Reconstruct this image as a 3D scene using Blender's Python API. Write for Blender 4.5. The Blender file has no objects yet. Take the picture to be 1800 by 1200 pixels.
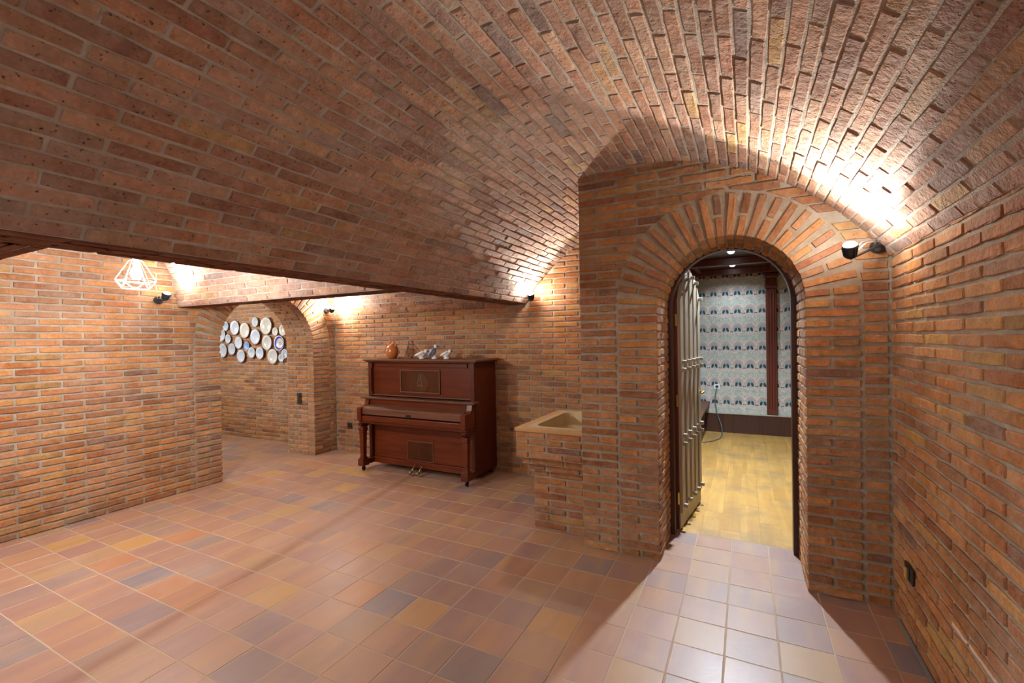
import bpy, bmesh, math, random
import numpy as np
from mathutils import Vector, Matrix
R = random.Random(7)
C = bpy.context.scene.collection
sc = bpy.context.scene
PI = math.pi

# ------------------------------------------------------------------ camera, world, exposure
CAM = np.array([0.0, 0.0, 1.5])
YAW, PITCH, ROLL, F = 0.473623, -0.0066856, -0.0162743, 800.0
def cam_basis():
    cy, sy, cp, sp = math.cos(YAW), math.sin(YAW), math.cos(PITCH), math.sin(PITCH)
    f = np.array([-sy*cp, cy*cp, sp]); r = np.array([cy, sy, 0.0]); u = np.cross(r, f)
    c, s = math.cos(ROLL), math.sin(ROLL)
    return r*c+u*s, -r*s+u*c, f
CR, CU, CF = cam_basis()
cd = bpy.data.cameras.new('camera'); cam = bpy.data.objects.new('camera', cd); C.objects.link(cam)
cd.sensor_width = 36.0; cd.lens = 16.0; cd.clip_start = 0.05; cd.clip_end = 60
m = Matrix.Identity(4)
for i in range(3):
    m[i][0], m[i][1], m[i][2], m[i][3] = CR[i], CU[i], -CF[i], CAM[i]
cam.matrix_world = m
sc.camera = cam
vs = sc.view_settings
vs.view_transform = 'Standard'; vs.look = 'None'; vs.gamma = 1.0; vs.use_curve_mapping = False
vs.exposure = 0.1
w = bpy.data.worlds.new('world'); sc.world = w; w.use_nodes = True
w.node_tree.nodes['Background'].inputs[0].default_value = (0.9, 0.85, 0.8, 1)
w.node_tree.nodes['Background'].inputs[1].default_value = 0.05
# light levels (watts) used by the lamp builders below
P_SPOT, P_PENDANT, P_DOWN = 165.0, 120.0, 85.0
P_FILLSPOT, P_FILLPEND, P_MAINFILL = 85.0, 135.0, 32.0  # levels of the fill lamps added out of view
WARM, NEUTRAL, COOL = (1.0, 0.95, 0.87), (1.0, 0.97, 0.95), (0.74, 0.88, 1.0)

def cast(o, watts, color, kind, **k):
    ld = bpy.data.lights.new('lamp_light', kind); ld.energy = watts; ld.color = color
    for a, v in k.items(): setattr(ld, a, v)
    l = bpy.data.objects.new('lamp_light', ld); C.objects.link(l); l.parent = o
    return l

# ------------------------------------------------------------------ materials
def new_mat(name):
    mt = bpy.data.materials.new(name); mt.use_nodes = True
    return mt, mt.node_tree, mt.node_tree.nodes['Principled BSDF']
class NT:
    def __init__(s, t): s.t = t
    def n(s, ty, ins=None, **props):
        nd = s.t.nodes.new(ty)
        for k, v in props.items(): setattr(nd, k, v)
        for k, v in (ins or {}).items(): s.set(nd.inputs[k], v)
        return nd
    def set(s, inp, v):
        if hasattr(v, 'is_linked') or isinstance(v, bpy.types.NodeSocket): s.t.links.new(v, inp)
        else: inp.default_value = v
    def math(s, op, a, b=0.0, c=0.0, clamp=False):
        nd = s.t.nodes.new('ShaderNodeMath'); nd.operation = op; nd.use_clamp = clamp
        for i, v in enumerate((a, b, c)): s.set(nd.inputs[i], v)
        return nd.outputs[0]
    def mix(s, f, a, b, blend='MIX'):
        nd = s.t.nodes.new('ShaderNodeMix'); nd.data_type = 'RGBA'; nd.blend_type = blend
        s.set(nd.inputs[0], f); s.set(nd.inputs[6], a); s.set(nd.inputs[7], b)
        return nd.outputs[2]
    def ramp(s, f, stops, interp='LINEAR'):
        nd = s.t.nodes.new('ShaderNodeValToRGB'); nd.color_ramp.interpolation = interp
        e = nd.color_ramp.elements
        while len(e) < len(stops): e.new(0.5)
        for i, (p, c) in enumerate(stops):
            e[i].position = p; e[i].color = (c[0], c[1], c[2], 1) if hasattr(c, '__len__') else (c, c, c, 1)
        s.set(nd.inputs[0], f); return nd.outputs[0]
    def noise(s, vec, scale, detail=3, rough=0.6, dist=0.0):
        return s.n('ShaderNodeTexNoise', {'Vector': vec, 'Scale': scale, 'Detail': detail, 'Roughness': rough, 'Distortion': dist}).outputs[0]
    def bump(s, h, strength, dist, normal=None):
        nd = s.n('ShaderNodeBump', {'Height': h, 'Strength': strength, 'Distance': dist})
        if normal is not None: s.set(nd.inputs['Normal'], normal)
        return nd.outputs[0]
def randval(k):
    a = k.n('ShaderNodeAttribute', attribute_name='rnd').outputs['Fac']
    o = k.n('ShaderNodeObjectInfo').outputs['Random']
    return k.math('FRACT', k.math('ADD', a, o))

def lime_streak(k, pos, col):
    """white lime bloom along one bed joint low on the right wall"""
    sx = k.n('ShaderNodeSeparateXYZ', {0: pos}); n = k.noise(pos, 14, 3, 0.6)
    d = k.math('ABSOLUTE', k.math('SUBTRACT', k.math('ADD', sx.outputs[2], k.math('MULTIPLY', n, 0.02)), 0.382))
    f = k.math('SUBTRACT', 1.0, k.math('MULTIPLY', d, 90.0), clamp=True)
    f = k.math('MULTIPLY', f, k.math('LESS_THAN', k.math('ABSOLUTE', k.math('SUBTRACT', sx.outputs[1], 2.13)), 0.2))
    f = k.math('MULTIPLY', f, k.math('GREATER_THAN', sx.outputs[0], 0.67))
    return k.mix(k.math('MULTIPLY', f, 0.85), col, (0.72, 0.68, 0.62, 1))
def brick_mat(name, stops, smear, pits, bumps, dust=(0.52, 0.44, 0.37)):
    mt, t, b = new_mat(name); k = NT(t)
    r = randval(k)
    pos = k.n('ShaderNodeNewGeometry').outputs['Position']
    off = k.n('ShaderNodeVectorMath', {0: pos, 1: k.n('ShaderNodeCombineXYZ', {0: k.math('MULTIPLY', r, 31.7), 1: k.math('MULTIPLY', r, 17.3), 2: k.math('MULTIPLY', r, 53.1)}).outputs[0]}, operation='ADD').outputs[0]
    base = k.ramp(r, stops)
    r2 = k.math('FRACT', k.math('MULTIPLY', r, 17.17))
    base = k.mix(1.0, base, k.ramp(r2, [(0.0, (0.66, 0.64, 0.66)), (0.35, (0.92, 0.92, 0.92)), (1.0, (1.16, 1.15, 1.14))]), 'MULTIPLY')
    n1 = k.noise(off, 9, 4, 0.65)
    base = k.mix(k.math('MULTIPLY', k.math('SUBTRACT', n1, 0.40, clamp=True), 2.4, clamp=True), base, k.mix(1.0, base, (0.56, 0.46, 0.42, 1), 'MULTIPLY'))
    n2 = k.noise(off, 38, 4, 0.7)
    base = k.mix(k.math('MULTIPLY', k.math('SUBTRACT', n2, 0.48, clamp=True), 3.0, clamp=True), base, k.mix(1.0, base, (1.6, 1.5, 1.4, 1), 'MULTIPLY'))
    n6 = k.noise(k.n('ShaderNodeVectorMath', {0: off, 1: (5.0, 5.0, 26.0)}, operation='MULTIPLY').outputs[0], 1.0, 3, 0.6)
    base = k.mix(k.math('MULTIPLY', k.math('SUBTRACT', n6, 0.48, clamp=True), 2.6, clamp=True), base, k.mix(0.55, base, (0.30, 0.215, 0.155, 1)))
    # mortar smears and lime bloom
    n3 = k.noise(pos, 2.1, 5, 0.62); n4 = k.noise(off, 22, 3, 0.7)
    sm = k.math('MULTIPLY', k.math('SUBTRACT', k.math('ADD', n3, k.math('MULTIPLY', n4, 0.55)), 0.68, clamp=True), smear, clamp=True)
    base = k.mix(sm, base, (dust[0], dust[1], dust[2], 1))
    # pits
    vp = k.noise(off, 75, 2, 0.5)
    pt = k.math('MULTIPLY', k.math('SUBTRACT', 0.34, vp, clamp=True), pits, clamp=True)
    base = k.mix(pt, base, (0.10, 0.035, 0.02, 1))
    k.set(b.inputs['Base Color'], lime_streak(k, pos, base) if name == 'brick_clay' else base)
    b.inputs['Roughness'].default_value = 0.92; b.inputs['Specular IOR Level'].default_value = 0.2
    h = k.math('SUBTRACT', k.math('ADD', k.math('MULTIPLY', n1, 0.8), k.math('MULTIPLY', n2, 0.5)), k.math('MULTIPLY', pt, 0.8))
    k.set(b.inputs['Normal'], k.bump(h, bumps, 0.012))
    return mt
WALL_STOPS = [(0.0, (0.333, 0.132, 0.049)), (0.2, (0.424, 0.202, 0.068)), (0.4, (0.364, 0.152, 0.055)), (0.55, (0.434, 0.222, 0.081)), (0.68, (0.293, 0.105, 0.043)), (0.8, (0.394, 0.196, 0.085)), (0.9, (0.222, 0.108, 0.068)), (0.95, (0.444, 0.253, 0.076)), (1.0, (0.353, 0.150, 0.055))]
VAULT_STOPS = [(0.0, (0.350, 0.177, 0.104)), (0.2, (0.410, 0.241, 0.153)), (0.4, (0.370, 0.193, 0.124)), (0.55, (0.430, 0.273, 0.177)), (0.68, (0.300, 0.150, 0.100)), (0.8, (0.410, 0.257, 0.189)), (0.9, (0.240, 0.171, 0.153)), (0.95, (0.460, 0.300, 0.130)), (1.0, (0.350, 0.182, 0.118))]
M = {}
M['brick'] = brick_mat('brick_clay', WALL_STOPS, 1.0, 3.0, 1.0, (0.42, 0.33, 0.26))
M['vbrick'] = brick_mat('vault_brick_clay', VAULT_STOPS, 1.2, 6.0, 1.3, (0.46, 0.41, 0.37))
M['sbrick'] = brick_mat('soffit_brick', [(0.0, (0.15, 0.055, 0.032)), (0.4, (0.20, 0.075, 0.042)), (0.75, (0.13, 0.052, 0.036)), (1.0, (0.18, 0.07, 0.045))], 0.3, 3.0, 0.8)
def mortar_mat(name, lo, mid, hi):
    mt, t, b = new_mat(name); k = NT(t)
    pos = k.n('ShaderNodeNewGeometry').outputs['Position']
    n = k.noise(pos, 6, 5, 0.7); n2 = k.noise(pos, 120, 3, 0.6)
    c = k.ramp(n, [(0.3, lo), (0.5, mid), (0.7, hi)])
    k.set(b.inputs['Base Color'], lime_streak(k, pos, c) if name == 'mortar' else c)
    b.inputs['Roughness'].default_value = 0.95; b.inputs['Specular IOR Level'].default_value = 0.15
    k.set(b.inputs['Normal'], k.bump(k.math('ADD', n2, n), 0.7, 0.006))
    return mt
M['mortar'] = mortar_mat('mortar', (0.25, 0.205, 0.15), (0.33, 0.28, 0.215), (0.42, 0.37, 0.31))
M['vmortar'] = mortar_mat('vault_mortar', (0.30, 0.26, 0.21), (0.38, 0.34, 0.29), (0.47, 0.44, 0.39))
def tile_mat():
    mt, t, b = new_mat('terracotta_tile'); k = NT(t)
    r = randval(k)
    pos = k.n('ShaderNodeNewGeometry').outputs['Position']
    off = k.n('ShaderNodeVectorMath', {0: pos, 1: k.n('ShaderNodeCombineXYZ', {0: k.math('MULTIPLY', r, 31.7), 1: k.math('MULTIPLY', r, 17.3), 2: k.math('MULTIPLY', r, 53.1)}).outputs[0]}, operation='ADD').outputs[0]
    base = k.ramp(r, [(0.0, (0.32, 0.170, 0.115)), (0.15, (0.36, 0.205, 0.140)), (0.3, (0.29, 0.165, 0.135)), (0.45, (0.37, 0.220, 0.125)), (0.6, (0.33, 0.190, 0.145)), (0.72, (0.25, 0.175, 0.160)), (0.82, (0.43, 0.245, 0.090)), (0.9, (0.19, 0.165, 0.185)), (0.96, (0.38, 0.180, 0.090)), (1.0, (0.33, 0.195, 0.145))])
    st = k.n('ShaderNodeVectorMath', {0: off, 1: (9.0, 1.6, 1.0)}, operation='MULTIPLY').outputs[0]
    n1 = k.noise(st, 1.0, 2, 0.5)
    base = k.mix(k.math('MULTIPLY', k.math('SUBTRACT', n1, 0.5, clamp=True), 2.4, clamp=True), base, (0.42, 0.235, 0.10, 1))
    base = k.mix(k.math('MULTIPLY', k.math('SUBTRACT', 0.46, n1, clamp=True), 2.4, clamp=True), base, (0.235, 0.145, 0.13, 1))
    n2 = k.noise(pos, 2.6, 5, 0.65)
    base = k.mix(k.math('MULTIPLY', k.math('SUBTRACT', n2, 0.52, clamp=True), 1.3, clamp=True), base, (0.43, 0.325, 0.27, 1))
    # long brown band along the vault axis
    sx = k.n('ShaderNodeSeparateXYZ', {0: pos})
    lx = k.math('ADD', sx.outputs[0], k.math('MULTIPLY', sx.outputs[1], 0.195))
    band = k.math('SUBTRACT', 1.0, k.math('MULTIPLY', k.math('ABSOLUTE', k.math('ADD', lx, 2.535)), 14.0), clamp=True)
    base = k.mix(k.math('MULTIPLY', band, 0.55), base, (0.20, 0.075, 0.03, 1))
    k.set(b.inputs['Base Color'], base)
    k.set(b.inputs['Roughness'], k.math('ADD', 0.30, k.math('MULTIPLY', n2, 0.22)))
    n3 = k.noise(pos, 40, 3, 0.5)
    k.set(b.inputs['Normal'], k.bump(k.math('ADD', n3, k.math('MULTIPLY', n1, 1.0)), 0.12, 0.004))
    return mt
M['tile'] = tile_mat()
def plain(name, col, rough=0.5, metal=0.0, emit=None, noise=0.0, nscale=20, spec=0.5):
    mt, t, b = new_mat(name); k = NT(t)
    b.inputs['Base Color'].default_value = (*col, 1)
    b.inputs['Roughness'].default_value = rough; b.inputs['Metallic'].default_value = metal
    b.inputs['Specular IOR Level'].default_value = spec
    if noise:
        tc = k.n('ShaderNodeTexCoord').outputs['Object']
        n = k.noise(tc, nscale, 4, 0.6)
        k.set(b.inputs['Base Color'], k.mix(k.math('MULTIPLY', n, noise), (*col, 1), (col[0]*0.35, col[1]*0.35, col[2]*0.35, 1)))
        k.set(b.inputs['Normal'], k.bump(n, 0.15, 0.004))
    if emit:
        b.inputs['Emission Color'].default_value = (*emit[0], 1); b.inputs['Emission Strength'].default_value = emit[1]
    return mt
def wood(name, dark, light, axis=2, rough=0.35, scale=1.0, spec=0.5, worn=0.0):
    mt, t, b = new_mat(name); k = NT(t)
    r = randval(k)
    pos = k.n('ShaderNodeNewGeometry').outputs['Position']
    s = [22.0, 22.0, 22.0]; s[axis] = 1.6
    st = k.n('ShaderNodeVectorMath', {0: pos, 1: tuple(v*scale for v in s)}, operation='MULTIPLY').outputs[0]
    st = k.n('ShaderNodeVectorMath', {0: st, 1: k.n('ShaderNodeCombineXYZ', {0: k.math('MULTIPLY', r, 40.0), 1: k.math('MULTIPLY', r, 23.0), 2: k.math('MULTIPLY', r, 11.0)}).outputs[0]}, operation='ADD').outputs[0]
    n = k.noise(st, 1.0, 4, 0.6, 0.6)
    c = k.ramp(n, [(0.3, dark), (0.7, light)])
    c = k.mix(k.math('MULTIPLY', k.math('SUBTRACT', r, 0.5), 0.5, clamp=True), c, (dark[0]*0.6, dark[1]*0.6, dark[2]*0.6, 1))
    if worn:
        n2 = k.noise(pos, 2.5, 5, 0.7)
        c = k.mix(k.math('MULTIPLY', k.math('SUBTRACT', n2, 0.46, clamp=True), worn, clamp=True), c, (0.21, 0.145, 0.07, 1))
    k.set(b.inputs['Base Color'], c)
    b.inputs['Roughness'].default_value = rough; b.inputs['Specular IOR Level'].default_value = spec
    k.set(b.inputs['Normal'], k.bump(n, 0.12, 0.003))
    return mt
M['mahogany'] = wood('mahogany', (0.070, 0.0095, 0.0020), (0.135, 0.025, 0.0045), 0, 0.33, spec=0.35)
M['mahogany_v'] = wood('mahogany_side', (0.055, 0.0070, 0.0018), (0.10, 0.016, 0.0035), 2, 0.35, spec=0.35)
M['mahogany_top'] = wood('mahogany_dusty', (0.085, 0.030, 0.014), (0.15, 0.060, 0.030), 0, 0.5, spec=0.3)
M['trimwood'] = wood('trim_wood', (0.10, 0.037, 0.018), (0.16, 0.068, 0.036), 0, 0.45, spec=0.3)
M['burl'] = wood('burl_inlay', (0.040, 0.010, 0.0025), (0.080, 0.021, 0.005), 2, 0.3, 0.5, spec=0.3)
M['burl2'] = wood('burl_oval', (0.055, 0.020, 0.005), (0.11, 0.042, 0.011), 2, 0.3, 0.4, spec=0.3)
M['inlay'] = plain('pale_inlay', (0.12, 0.085, 0.07), 0.4)
M['beam'] = wood('beam_wood', (0.10, 0.026, 0.012), (0.20, 0.058, 0.026), 1, 0.6, 0.6)
M['darkwood'] = wood('dark_wood', (0.040, 0.014, 0.008), (0.085, 0.028, 0.014), 2, 0.4)
M['redwood'] = wood('red_wood', (0.09, 0.018, 0.010), (0.16, 0.036, 0.018), 2, 0.35)
M['batten'] = wood('batten_wood', (0.30, 0.24, 0.165), (0.43, 0.36, 0.27), 2, 0.5, 0.8)
M['plank'] = wood('plank_wood', (0.40, 0.195, 0.040), (0.56, 0.31, 0.075), 1, 0.45, 0.5, 0.5, 3.0)
M['ledge'] = plain('clay_ledge', (0.54, 0.31, 0.11), 0.7, noise=0.5, nscale=14)
M['basin'] = plain('stone_basin', (0.56, 0.46, 0.26), 0.5, noise=0.5, nscale=7)
M['black'] = plain('black_plastic', (0.02, 0.02, 0.022), 0.4)
M['housing'] = plain('lamp_housing', (0.035, 0.045, 0.055), 0.4, 0.3)
M['brown'] = plain('brown_plastic', (0.045, 0.022, 0.013), 0.4)
M['brass'] = plain('brass', (0.75, 0.52, 0.14), 0.28, 1.0)
M['old_brass'] = plain('tarnished_brass', (0.30, 0.22, 0.10), 0.5, 0.7)
M['iron'] = plain('dark_iron', (0.03, 0.025, 0.022), 0.5, 0.8)
M['wire'] = plain('white_wire', (0.75, 0.74, 0.72), 0.4)
M['cable'] = plain('grey_cable', (0.10, 0.12, 0.12), 0.5)
M['white'] = plain('white_plastic', (0.75, 0.75, 0.73), 0.4)
M['clay'] = plain('glazed_clay', (0.50, 0.16, 0.045), 0.25, noise=0.35, nscale=9)
M['porcelain'] = plain('porcelain', (0.74, 0.72, 0.70), 0.25)
M['porcelain_blue'] = plain('blue_porcelain', (0.20, 0.27, 0.42), 0.25, noise=0.3, nscale=30)
M['grout'] = plain('sandy_grout', (0.44, 0.33, 0.23), 0.9, noise=0.3, nscale=3)
M['base_strip'] = plain('grey_base_strip', (0.17, 0.15, 0.13), 0.9, noise=0.5, nscale=12)
M['chip'] = plain('yellow_contacts', (0.45, 0.28, 0.07), 0.5)
M['emit_warm'] = plain('lamp_lens', (1, 1, 1), 0.4, emit=((1.0, 0.95, 0.86), 25.0))
M['emit_cool'] = plain('downlight_lens', (1, 1, 1), 0.4, emit=((0.93, 0.97, 1.0), 25.0))

def plate_mat(name, centre, rim, band=None, deco=(0.35, 0.40, 0.46), rad=1.0, amount=0.35):
    mt, t, b = new_mat(name); k = NT(t)
    tc = k.n('ShaderNodeTexCoord').outputs['Object']
    sx = k.n('ShaderNodeSeparateXYZ', {0: tc})
    rr = k.math('SQRT', k.math('ADD', k.math('MULTIPLY', sx.outputs[0], sx.outputs[0]), k.math('MULTIPLY', sx.outputs[2], sx.outputs[2])))
    n = k.noise(tc, 30, 3, 0.6)
    blot = k.math('MULTIPLY', k.math('SUBTRACT', n, 0.54, clamp=True), 5.0, clamp=True)
    c = k.mix(k.math('MULTIPLY', blot, amount), (*centre, 1), (*deco, 1))
    inner = k.math('LESS_THAN', rr, 0.63)
    c = k.mix(inner, k.mix(k.math('MULTIPLY', blot, amount*0.8), (*rim, 1), (*deco, 1)), c)
    ring = k.math('SUBTRACT', 1.0, k.math('MULTIPLY', k.math('ABSOLUTE', k.math('SUBTRACT', rr, 0.63)), 30.0), clamp=True)
    c = k.mix(k.math('MULTIPLY', ring, 0.35), c, (*deco, 1))
    if band:
        bm_ = k.math('MULTIPLY', k.math('GREATER_THAN', rr, 0.66), k.math('LESS_THAN', rr, 0.88))
        c = k.mix(bm_, c, (*band, 1))
        # three dark strokes painted in the middle
        ms = k.math('MULTIPLY', k.math('LESS_THAN', k.math('ABSOLUTE', sx.outputs[0]), 0.27), k.math('LESS_THAN', k.math('ABSOLUTE', k.math('SUBTRACT', k.math('FRACT', k.math('MULTIPLY', sx.outputs[2], 4.2)), 0.5)), 0.14))
        ms = k.math('MULTIPLY', ms, k.math('LESS_THAN', k.math('ABSOLUTE', sx.outputs[2]), 0.33))
        c = k.mix(ms, c, (0.07, 0.07, 0.10, 1))
    k.set(b.inputs['Base Color'], c); b.inputs['Roughness'].default_value = 0.3
    return mt

def wallpaper_mat():
    mt, t, b = new_mat('fan_wallpaper'); k = NT(t)
    pos = k.n('ShaderNodeNewGeometry').outputs['Position']
    sx = k.n('ShaderNodeSeparateXYZ', {0: pos})
    W_, H_ = 0.165, 0.278
    u = k.math('DIVIDE', k.math('SUBTRACT', sx.outputs[0], -0.02), W_); v = k.math('DIVIDE', k.math('SUBTRACT', sx.outputs[2], 0.395), H_)
    fu = k.math('SUBTRACT', k.math('FRACT', u), 0.5); fv = k.math('SUBTRACT', k.math('FRACT', v), 0.5)
    x = k.math('MULTIPLY', fu, W_); z = k.math('MULTIPLY', fv, H_)
    ax = k.math('ABSOLUTE', x)
    def ell(cx, cz, rx, rz, xs=ax, tilt=0.0):
        dx = k.math('SUBTRACT', xs, cx); dz = k.math('SUBTRACT', z, cz)
        if tilt: dx = k.math('ADD', dx, k.math('MULTIPLY', dz, tilt))
        a = k.math('DIVIDE', dx, rx); c_ = k.math('DIVIDE', dz, rz)
        return k.math('SQRT', k.math('ADD', k.math('MULTIPLY', a, a), k.math('MULTIPLY', c_, c_)))
    n = k.noise(pos, 55, 3, 0.6); n5 = k.noise(pos, 18, 3, 0.6)
    base = k.ramp(k.math('ADD', k.math('MULTIPLY', n, 0.7), k.math('MULTIPLY', n5, 0.3)), [(0.38, (0.30, 0.30, 0.28)), (0.5, (0.46, 0.44, 0.38)), (0.62, (0.62, 0.55, 0.45))])
    # pale green scale fan above
    d0 = ell(0, 0.03, 0.075, 0.085)
    base = k.mix(k.math('MULTIPLY', k.math('LESS_THAN', d0, 1.0), 0.35), base, (0.36, 0.44, 0.37, 1))
    # pink arc
    d1 = ell(0, -0.06, 0.072, 0.088)
    arc = k.math('MULTIPLY', k.math('LESS_THAN', k.math('ABSOLUTE', k.math('SUBTRACT', d1, 0.9)), 0.105), k.math('GREATER_THAN', z, -0.055))
    dots = k.math('GREATER_THAN', n, 0.44)
    base = k.mix(k.math('MULTIPLY', arc, k.math('ADD', k.math('MULTIPLY', dots, 0.6), 0.3)), base, (0.66, 0.24, 0.22, 1))
    low = k.math('LESS_THAN', k.math('ABSOLUTE', k.math('ADD', z, 0.118)), 0.012)
    base = k.mix(k.math('MULTIPLY', low, 0.4), base, (0.62, 0.40, 0.40, 1))
    arc2 = k.math('MULTIPLY', k.math('LESS_THAN', k.math('ABSOLUTE', k.math('SUBTRACT', d1, 1.16)), 0.06), k.math('GREATER_THAN', z, -0.03))
    base = k.mix(k.math('MULTIPLY', arc2, 0.6), base, (0.66, 0.62, 0.52, 1))
    d5 = ell(0, 0.075, 0.05, 0.05)
    base = k.mix(k.math('MULTIPLY', k.math('LESS_THAN', k.math('ABSOLUTE', k.math('SUBTRACT', d5, 0.85)), 0.13), 0.4), base, (0.27, 0.32, 0.31, 1))
    # blue flower body
    d2 = ell(0, -0.045, 0.048, 0.052)
    base = k.mix(k.math('MULTIPLY', k.math('LESS_THAN', d2, 1.0), 0.75), base, (0.22, 0.30, 0.31, 1))
    # two dark leaves
    d3 = ell(0.026, -0.068, 0.0175, 0.032, tilt=0.25)
    base = k.mix(k.math('LESS_THAN', d3, 1.0), base, (0.022, 0.040, 0.050, 1))
    # little dark hearts between the fans
    d4 = ell(0.071, -0.098, 0.010, 0.007)
    base = k.mix(k.math('LESS_THAN', d4, 1.0), base, (0.035, 0.035, 0.04, 1))
    k.set(b.inputs['Base Color'], base); b.inputs['Roughness'].default_value = 0.7
    return mt
M['wallpaper'] = wallpaper_mat()

# ------------------------------------------------------------------ generic mesh helpers
def link(name, me, mat, parent=None):
    o = bpy.data.objects.new(name, me); C.objects.link(o)
    if mat is not None and not me.materials: me.materials.append(mat)
    if parent is not None:
        o.parent = parent
        o.matrix_parent_inverse = Matrix.Translation(parent.matrix_basis.translation).inverted() if parent.parent is None else Matrix.Identity(4)
    return o
def obj(name, bm, mat, parent=None, smooth=False, local=False):
    me = bpy.data.meshes.new(name); bm.normal_update(); bm.to_mesh(me); bm.free()
    if smooth:
        for p in me.polygons: p.use_smooth = True
    o = link(name, me, mat, parent)
    if local: o.matrix_parent_inverse = Matrix.Identity(4)
    return o
def struct(o):
    o['kind'] = 'structure'; return o
def tag(o, label, cat, group=None):
    o['label'] = label; o['category'] = cat
    if group: o['group'] = group
    return o
def empty(name, loc, label, cat, group=None):
    o = bpy.data.objects.new(name, None); C.objects.link(o); o.location = loc
    o.matrix_basis = Matrix.Translation(loc)
    return tag(o, label, cat, group)
def box(bm, x0, x1, y0, y1, z0, z1, bev=0.0, rot=None):
    r = bmesh.ops.create_cube(bm, size=1.0)
    vsx = r['verts']
    for v in vsx:
        v.co = Vector(((x0+x1)/2+v.co.x*(x1-x0), (y0+y1)/2+v.co.y*(y1-y0), (z0+z1)/2+v.co.z*(z1-z0)))
    if bev:
        es = list({e for v in vsx for e in v.link_edges})
        bmesh.ops.bevel(bm, geom=es, offset=bev, segments=2, affect='EDGES', profile=0.5)
    return bm
def B(*a, **k): return box(bmesh.new(), *a, **k)
def tube(bm, pts, rad, seg=8, closed=False):
    pts = [Vector(p) for p in pts]; n = len(pts); rings = []
    up = None
    for i, p in enumerate(pts):
        if closed: d = (pts[(i+1) % n]-pts[i-1])
        else: d = pts[min(i+1, n-1)]-pts[max(i-1, 0)]
        d.normalize()
        if up is None:
            up = Vector((0, 0, 1)) if abs(d.z) < 0.9 else Vector((1, 0, 0))
        a = d.cross(up)
        if a.length < 1e-6: a = d.cross(Vector((1, 0.3, 0)))
        a.normalize(); b = a.cross(d).normalized(); up = b
        rr = rad[i] if hasattr(rad, '__len__') else rad
        rings.append([bm.verts.new(p+a*(rr*math.cos(2*PI*j/seg))+b*(rr*math.sin(2*PI*j/seg))) for j in range(seg)])
    for i in range(n if closed else n-1):
        A, D = rings[i], rings[(i+1) % n]
        for j in range(seg):
            bm.faces.new((A[j], A[(j+1) % seg], D[(j+1) % seg], D[j]))
    if not closed:
        bm.faces.new(rings[0][::-1]); bm.faces.new(rings[-1])
    return bm
def lathe(bm, prof, seg=20, mat=None, cap=True):
    """profile of (radius, height) turned about local z, moved by the matrix mat"""
    mat = mat or Matrix.Identity(4); rings = []
    for r, h in prof:
        rings.append([bm.verts.new(mat @ Vector((max(r, 1e-4)*math.cos(2*PI*j/seg), max(r, 1e-4)*math.sin(2*PI*j/seg), h))) for j in range(seg)])
    for A, D in zip(rings, rings[1:]):
        for j in range(seg):
            bm.faces.new((A[j], A[(j+1) % seg], D[(j+1) % seg], D[j]))
    if cap:
        bm.faces.new(rings[0][::-1]); bm.faces.new(rings[-1])
    return bm
def frame(o, zdir, xhint=(1, 0, 0)):
    z = Vector(zdir).normalized(); x = Vector(xhint); x = (x-z*x.dot(z))
    if x.length < 1e-3: x = Vector((0, 1, 0))-z*z.y
    x.normalize(); y = z.cross(x)
    return Matrix(((x.x, y.x, z.x, o[0]), (x.y, y.y, z.y, o[1]), (x.z, y.z, z.z, o[2]), (0, 0, 0, 1)))
def grid_mesh(rows):
    """rows: list of equal-length lists of points, skinned into quads"""
    bm = bmesh.new(); V = [[bm.verts.new(p) for p in r] for r in rows]
    for a, b_ in zip(V, V[1:]):
        for j in range(len(a)-1): bm.faces.new((a[j], a[j+1], b_[j+1], b_[j]))
    return bm

# ------------------------------------------------------------------ brick engine
def unit_piece(rng, L, H, D, c, jit, nx):
    """one brick or tile: front face at z=0 with worn edges; returns verts, faces"""
    per = []
    for i in range(nx): per.append((-L/2+L*i/nx, -H/2))
    per.append((L/2, -H/2)); per.append((L/2, H/2))
    for i in range(1, nx): per.append((L/2-L*i/nx, H/2))
    per.append((-L/2, H/2))
    n = len(per); vsx = []
    for (x, y) in per:
        cx = c*rng.uniform(0.7, 1.9); cy = c*rng.uniform(0.7, 1.6)
        corner = abs(abs(x)-L/2) < 1e-9
        sx = (L/2-cx*1.2)*(1 if x > 0 else -1) if corner else x
        sy = (H/2-cy)*(1 if y > 0 else -1)
        vsx.append((sx, sy, rng.uniform(-jit*0.6, 0)))
    for (x, y) in per:
        corner = abs(abs(x)-L/2) < 1e-9
        k = 0.7*c if corner else 0
        vsx.append((x-(k if x > 0 else -k)+rng.uniform(-jit, jit)*0.5, y-(k if y > 0 else -k)+rng.uniform(-jit, jit)*0.6, -c*1.1))
    for (x, y) in per: vsx.append((x, y, -D))
    fs = [tuple(range(n))]
    for l in range(2):
        for i in range(n):
            j = (i+1) % n
            fs.append((l*n+i, (l+1)*n+i, (l+1)*n+j, l*n+j))
    return np.array(vsx), fs
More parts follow.
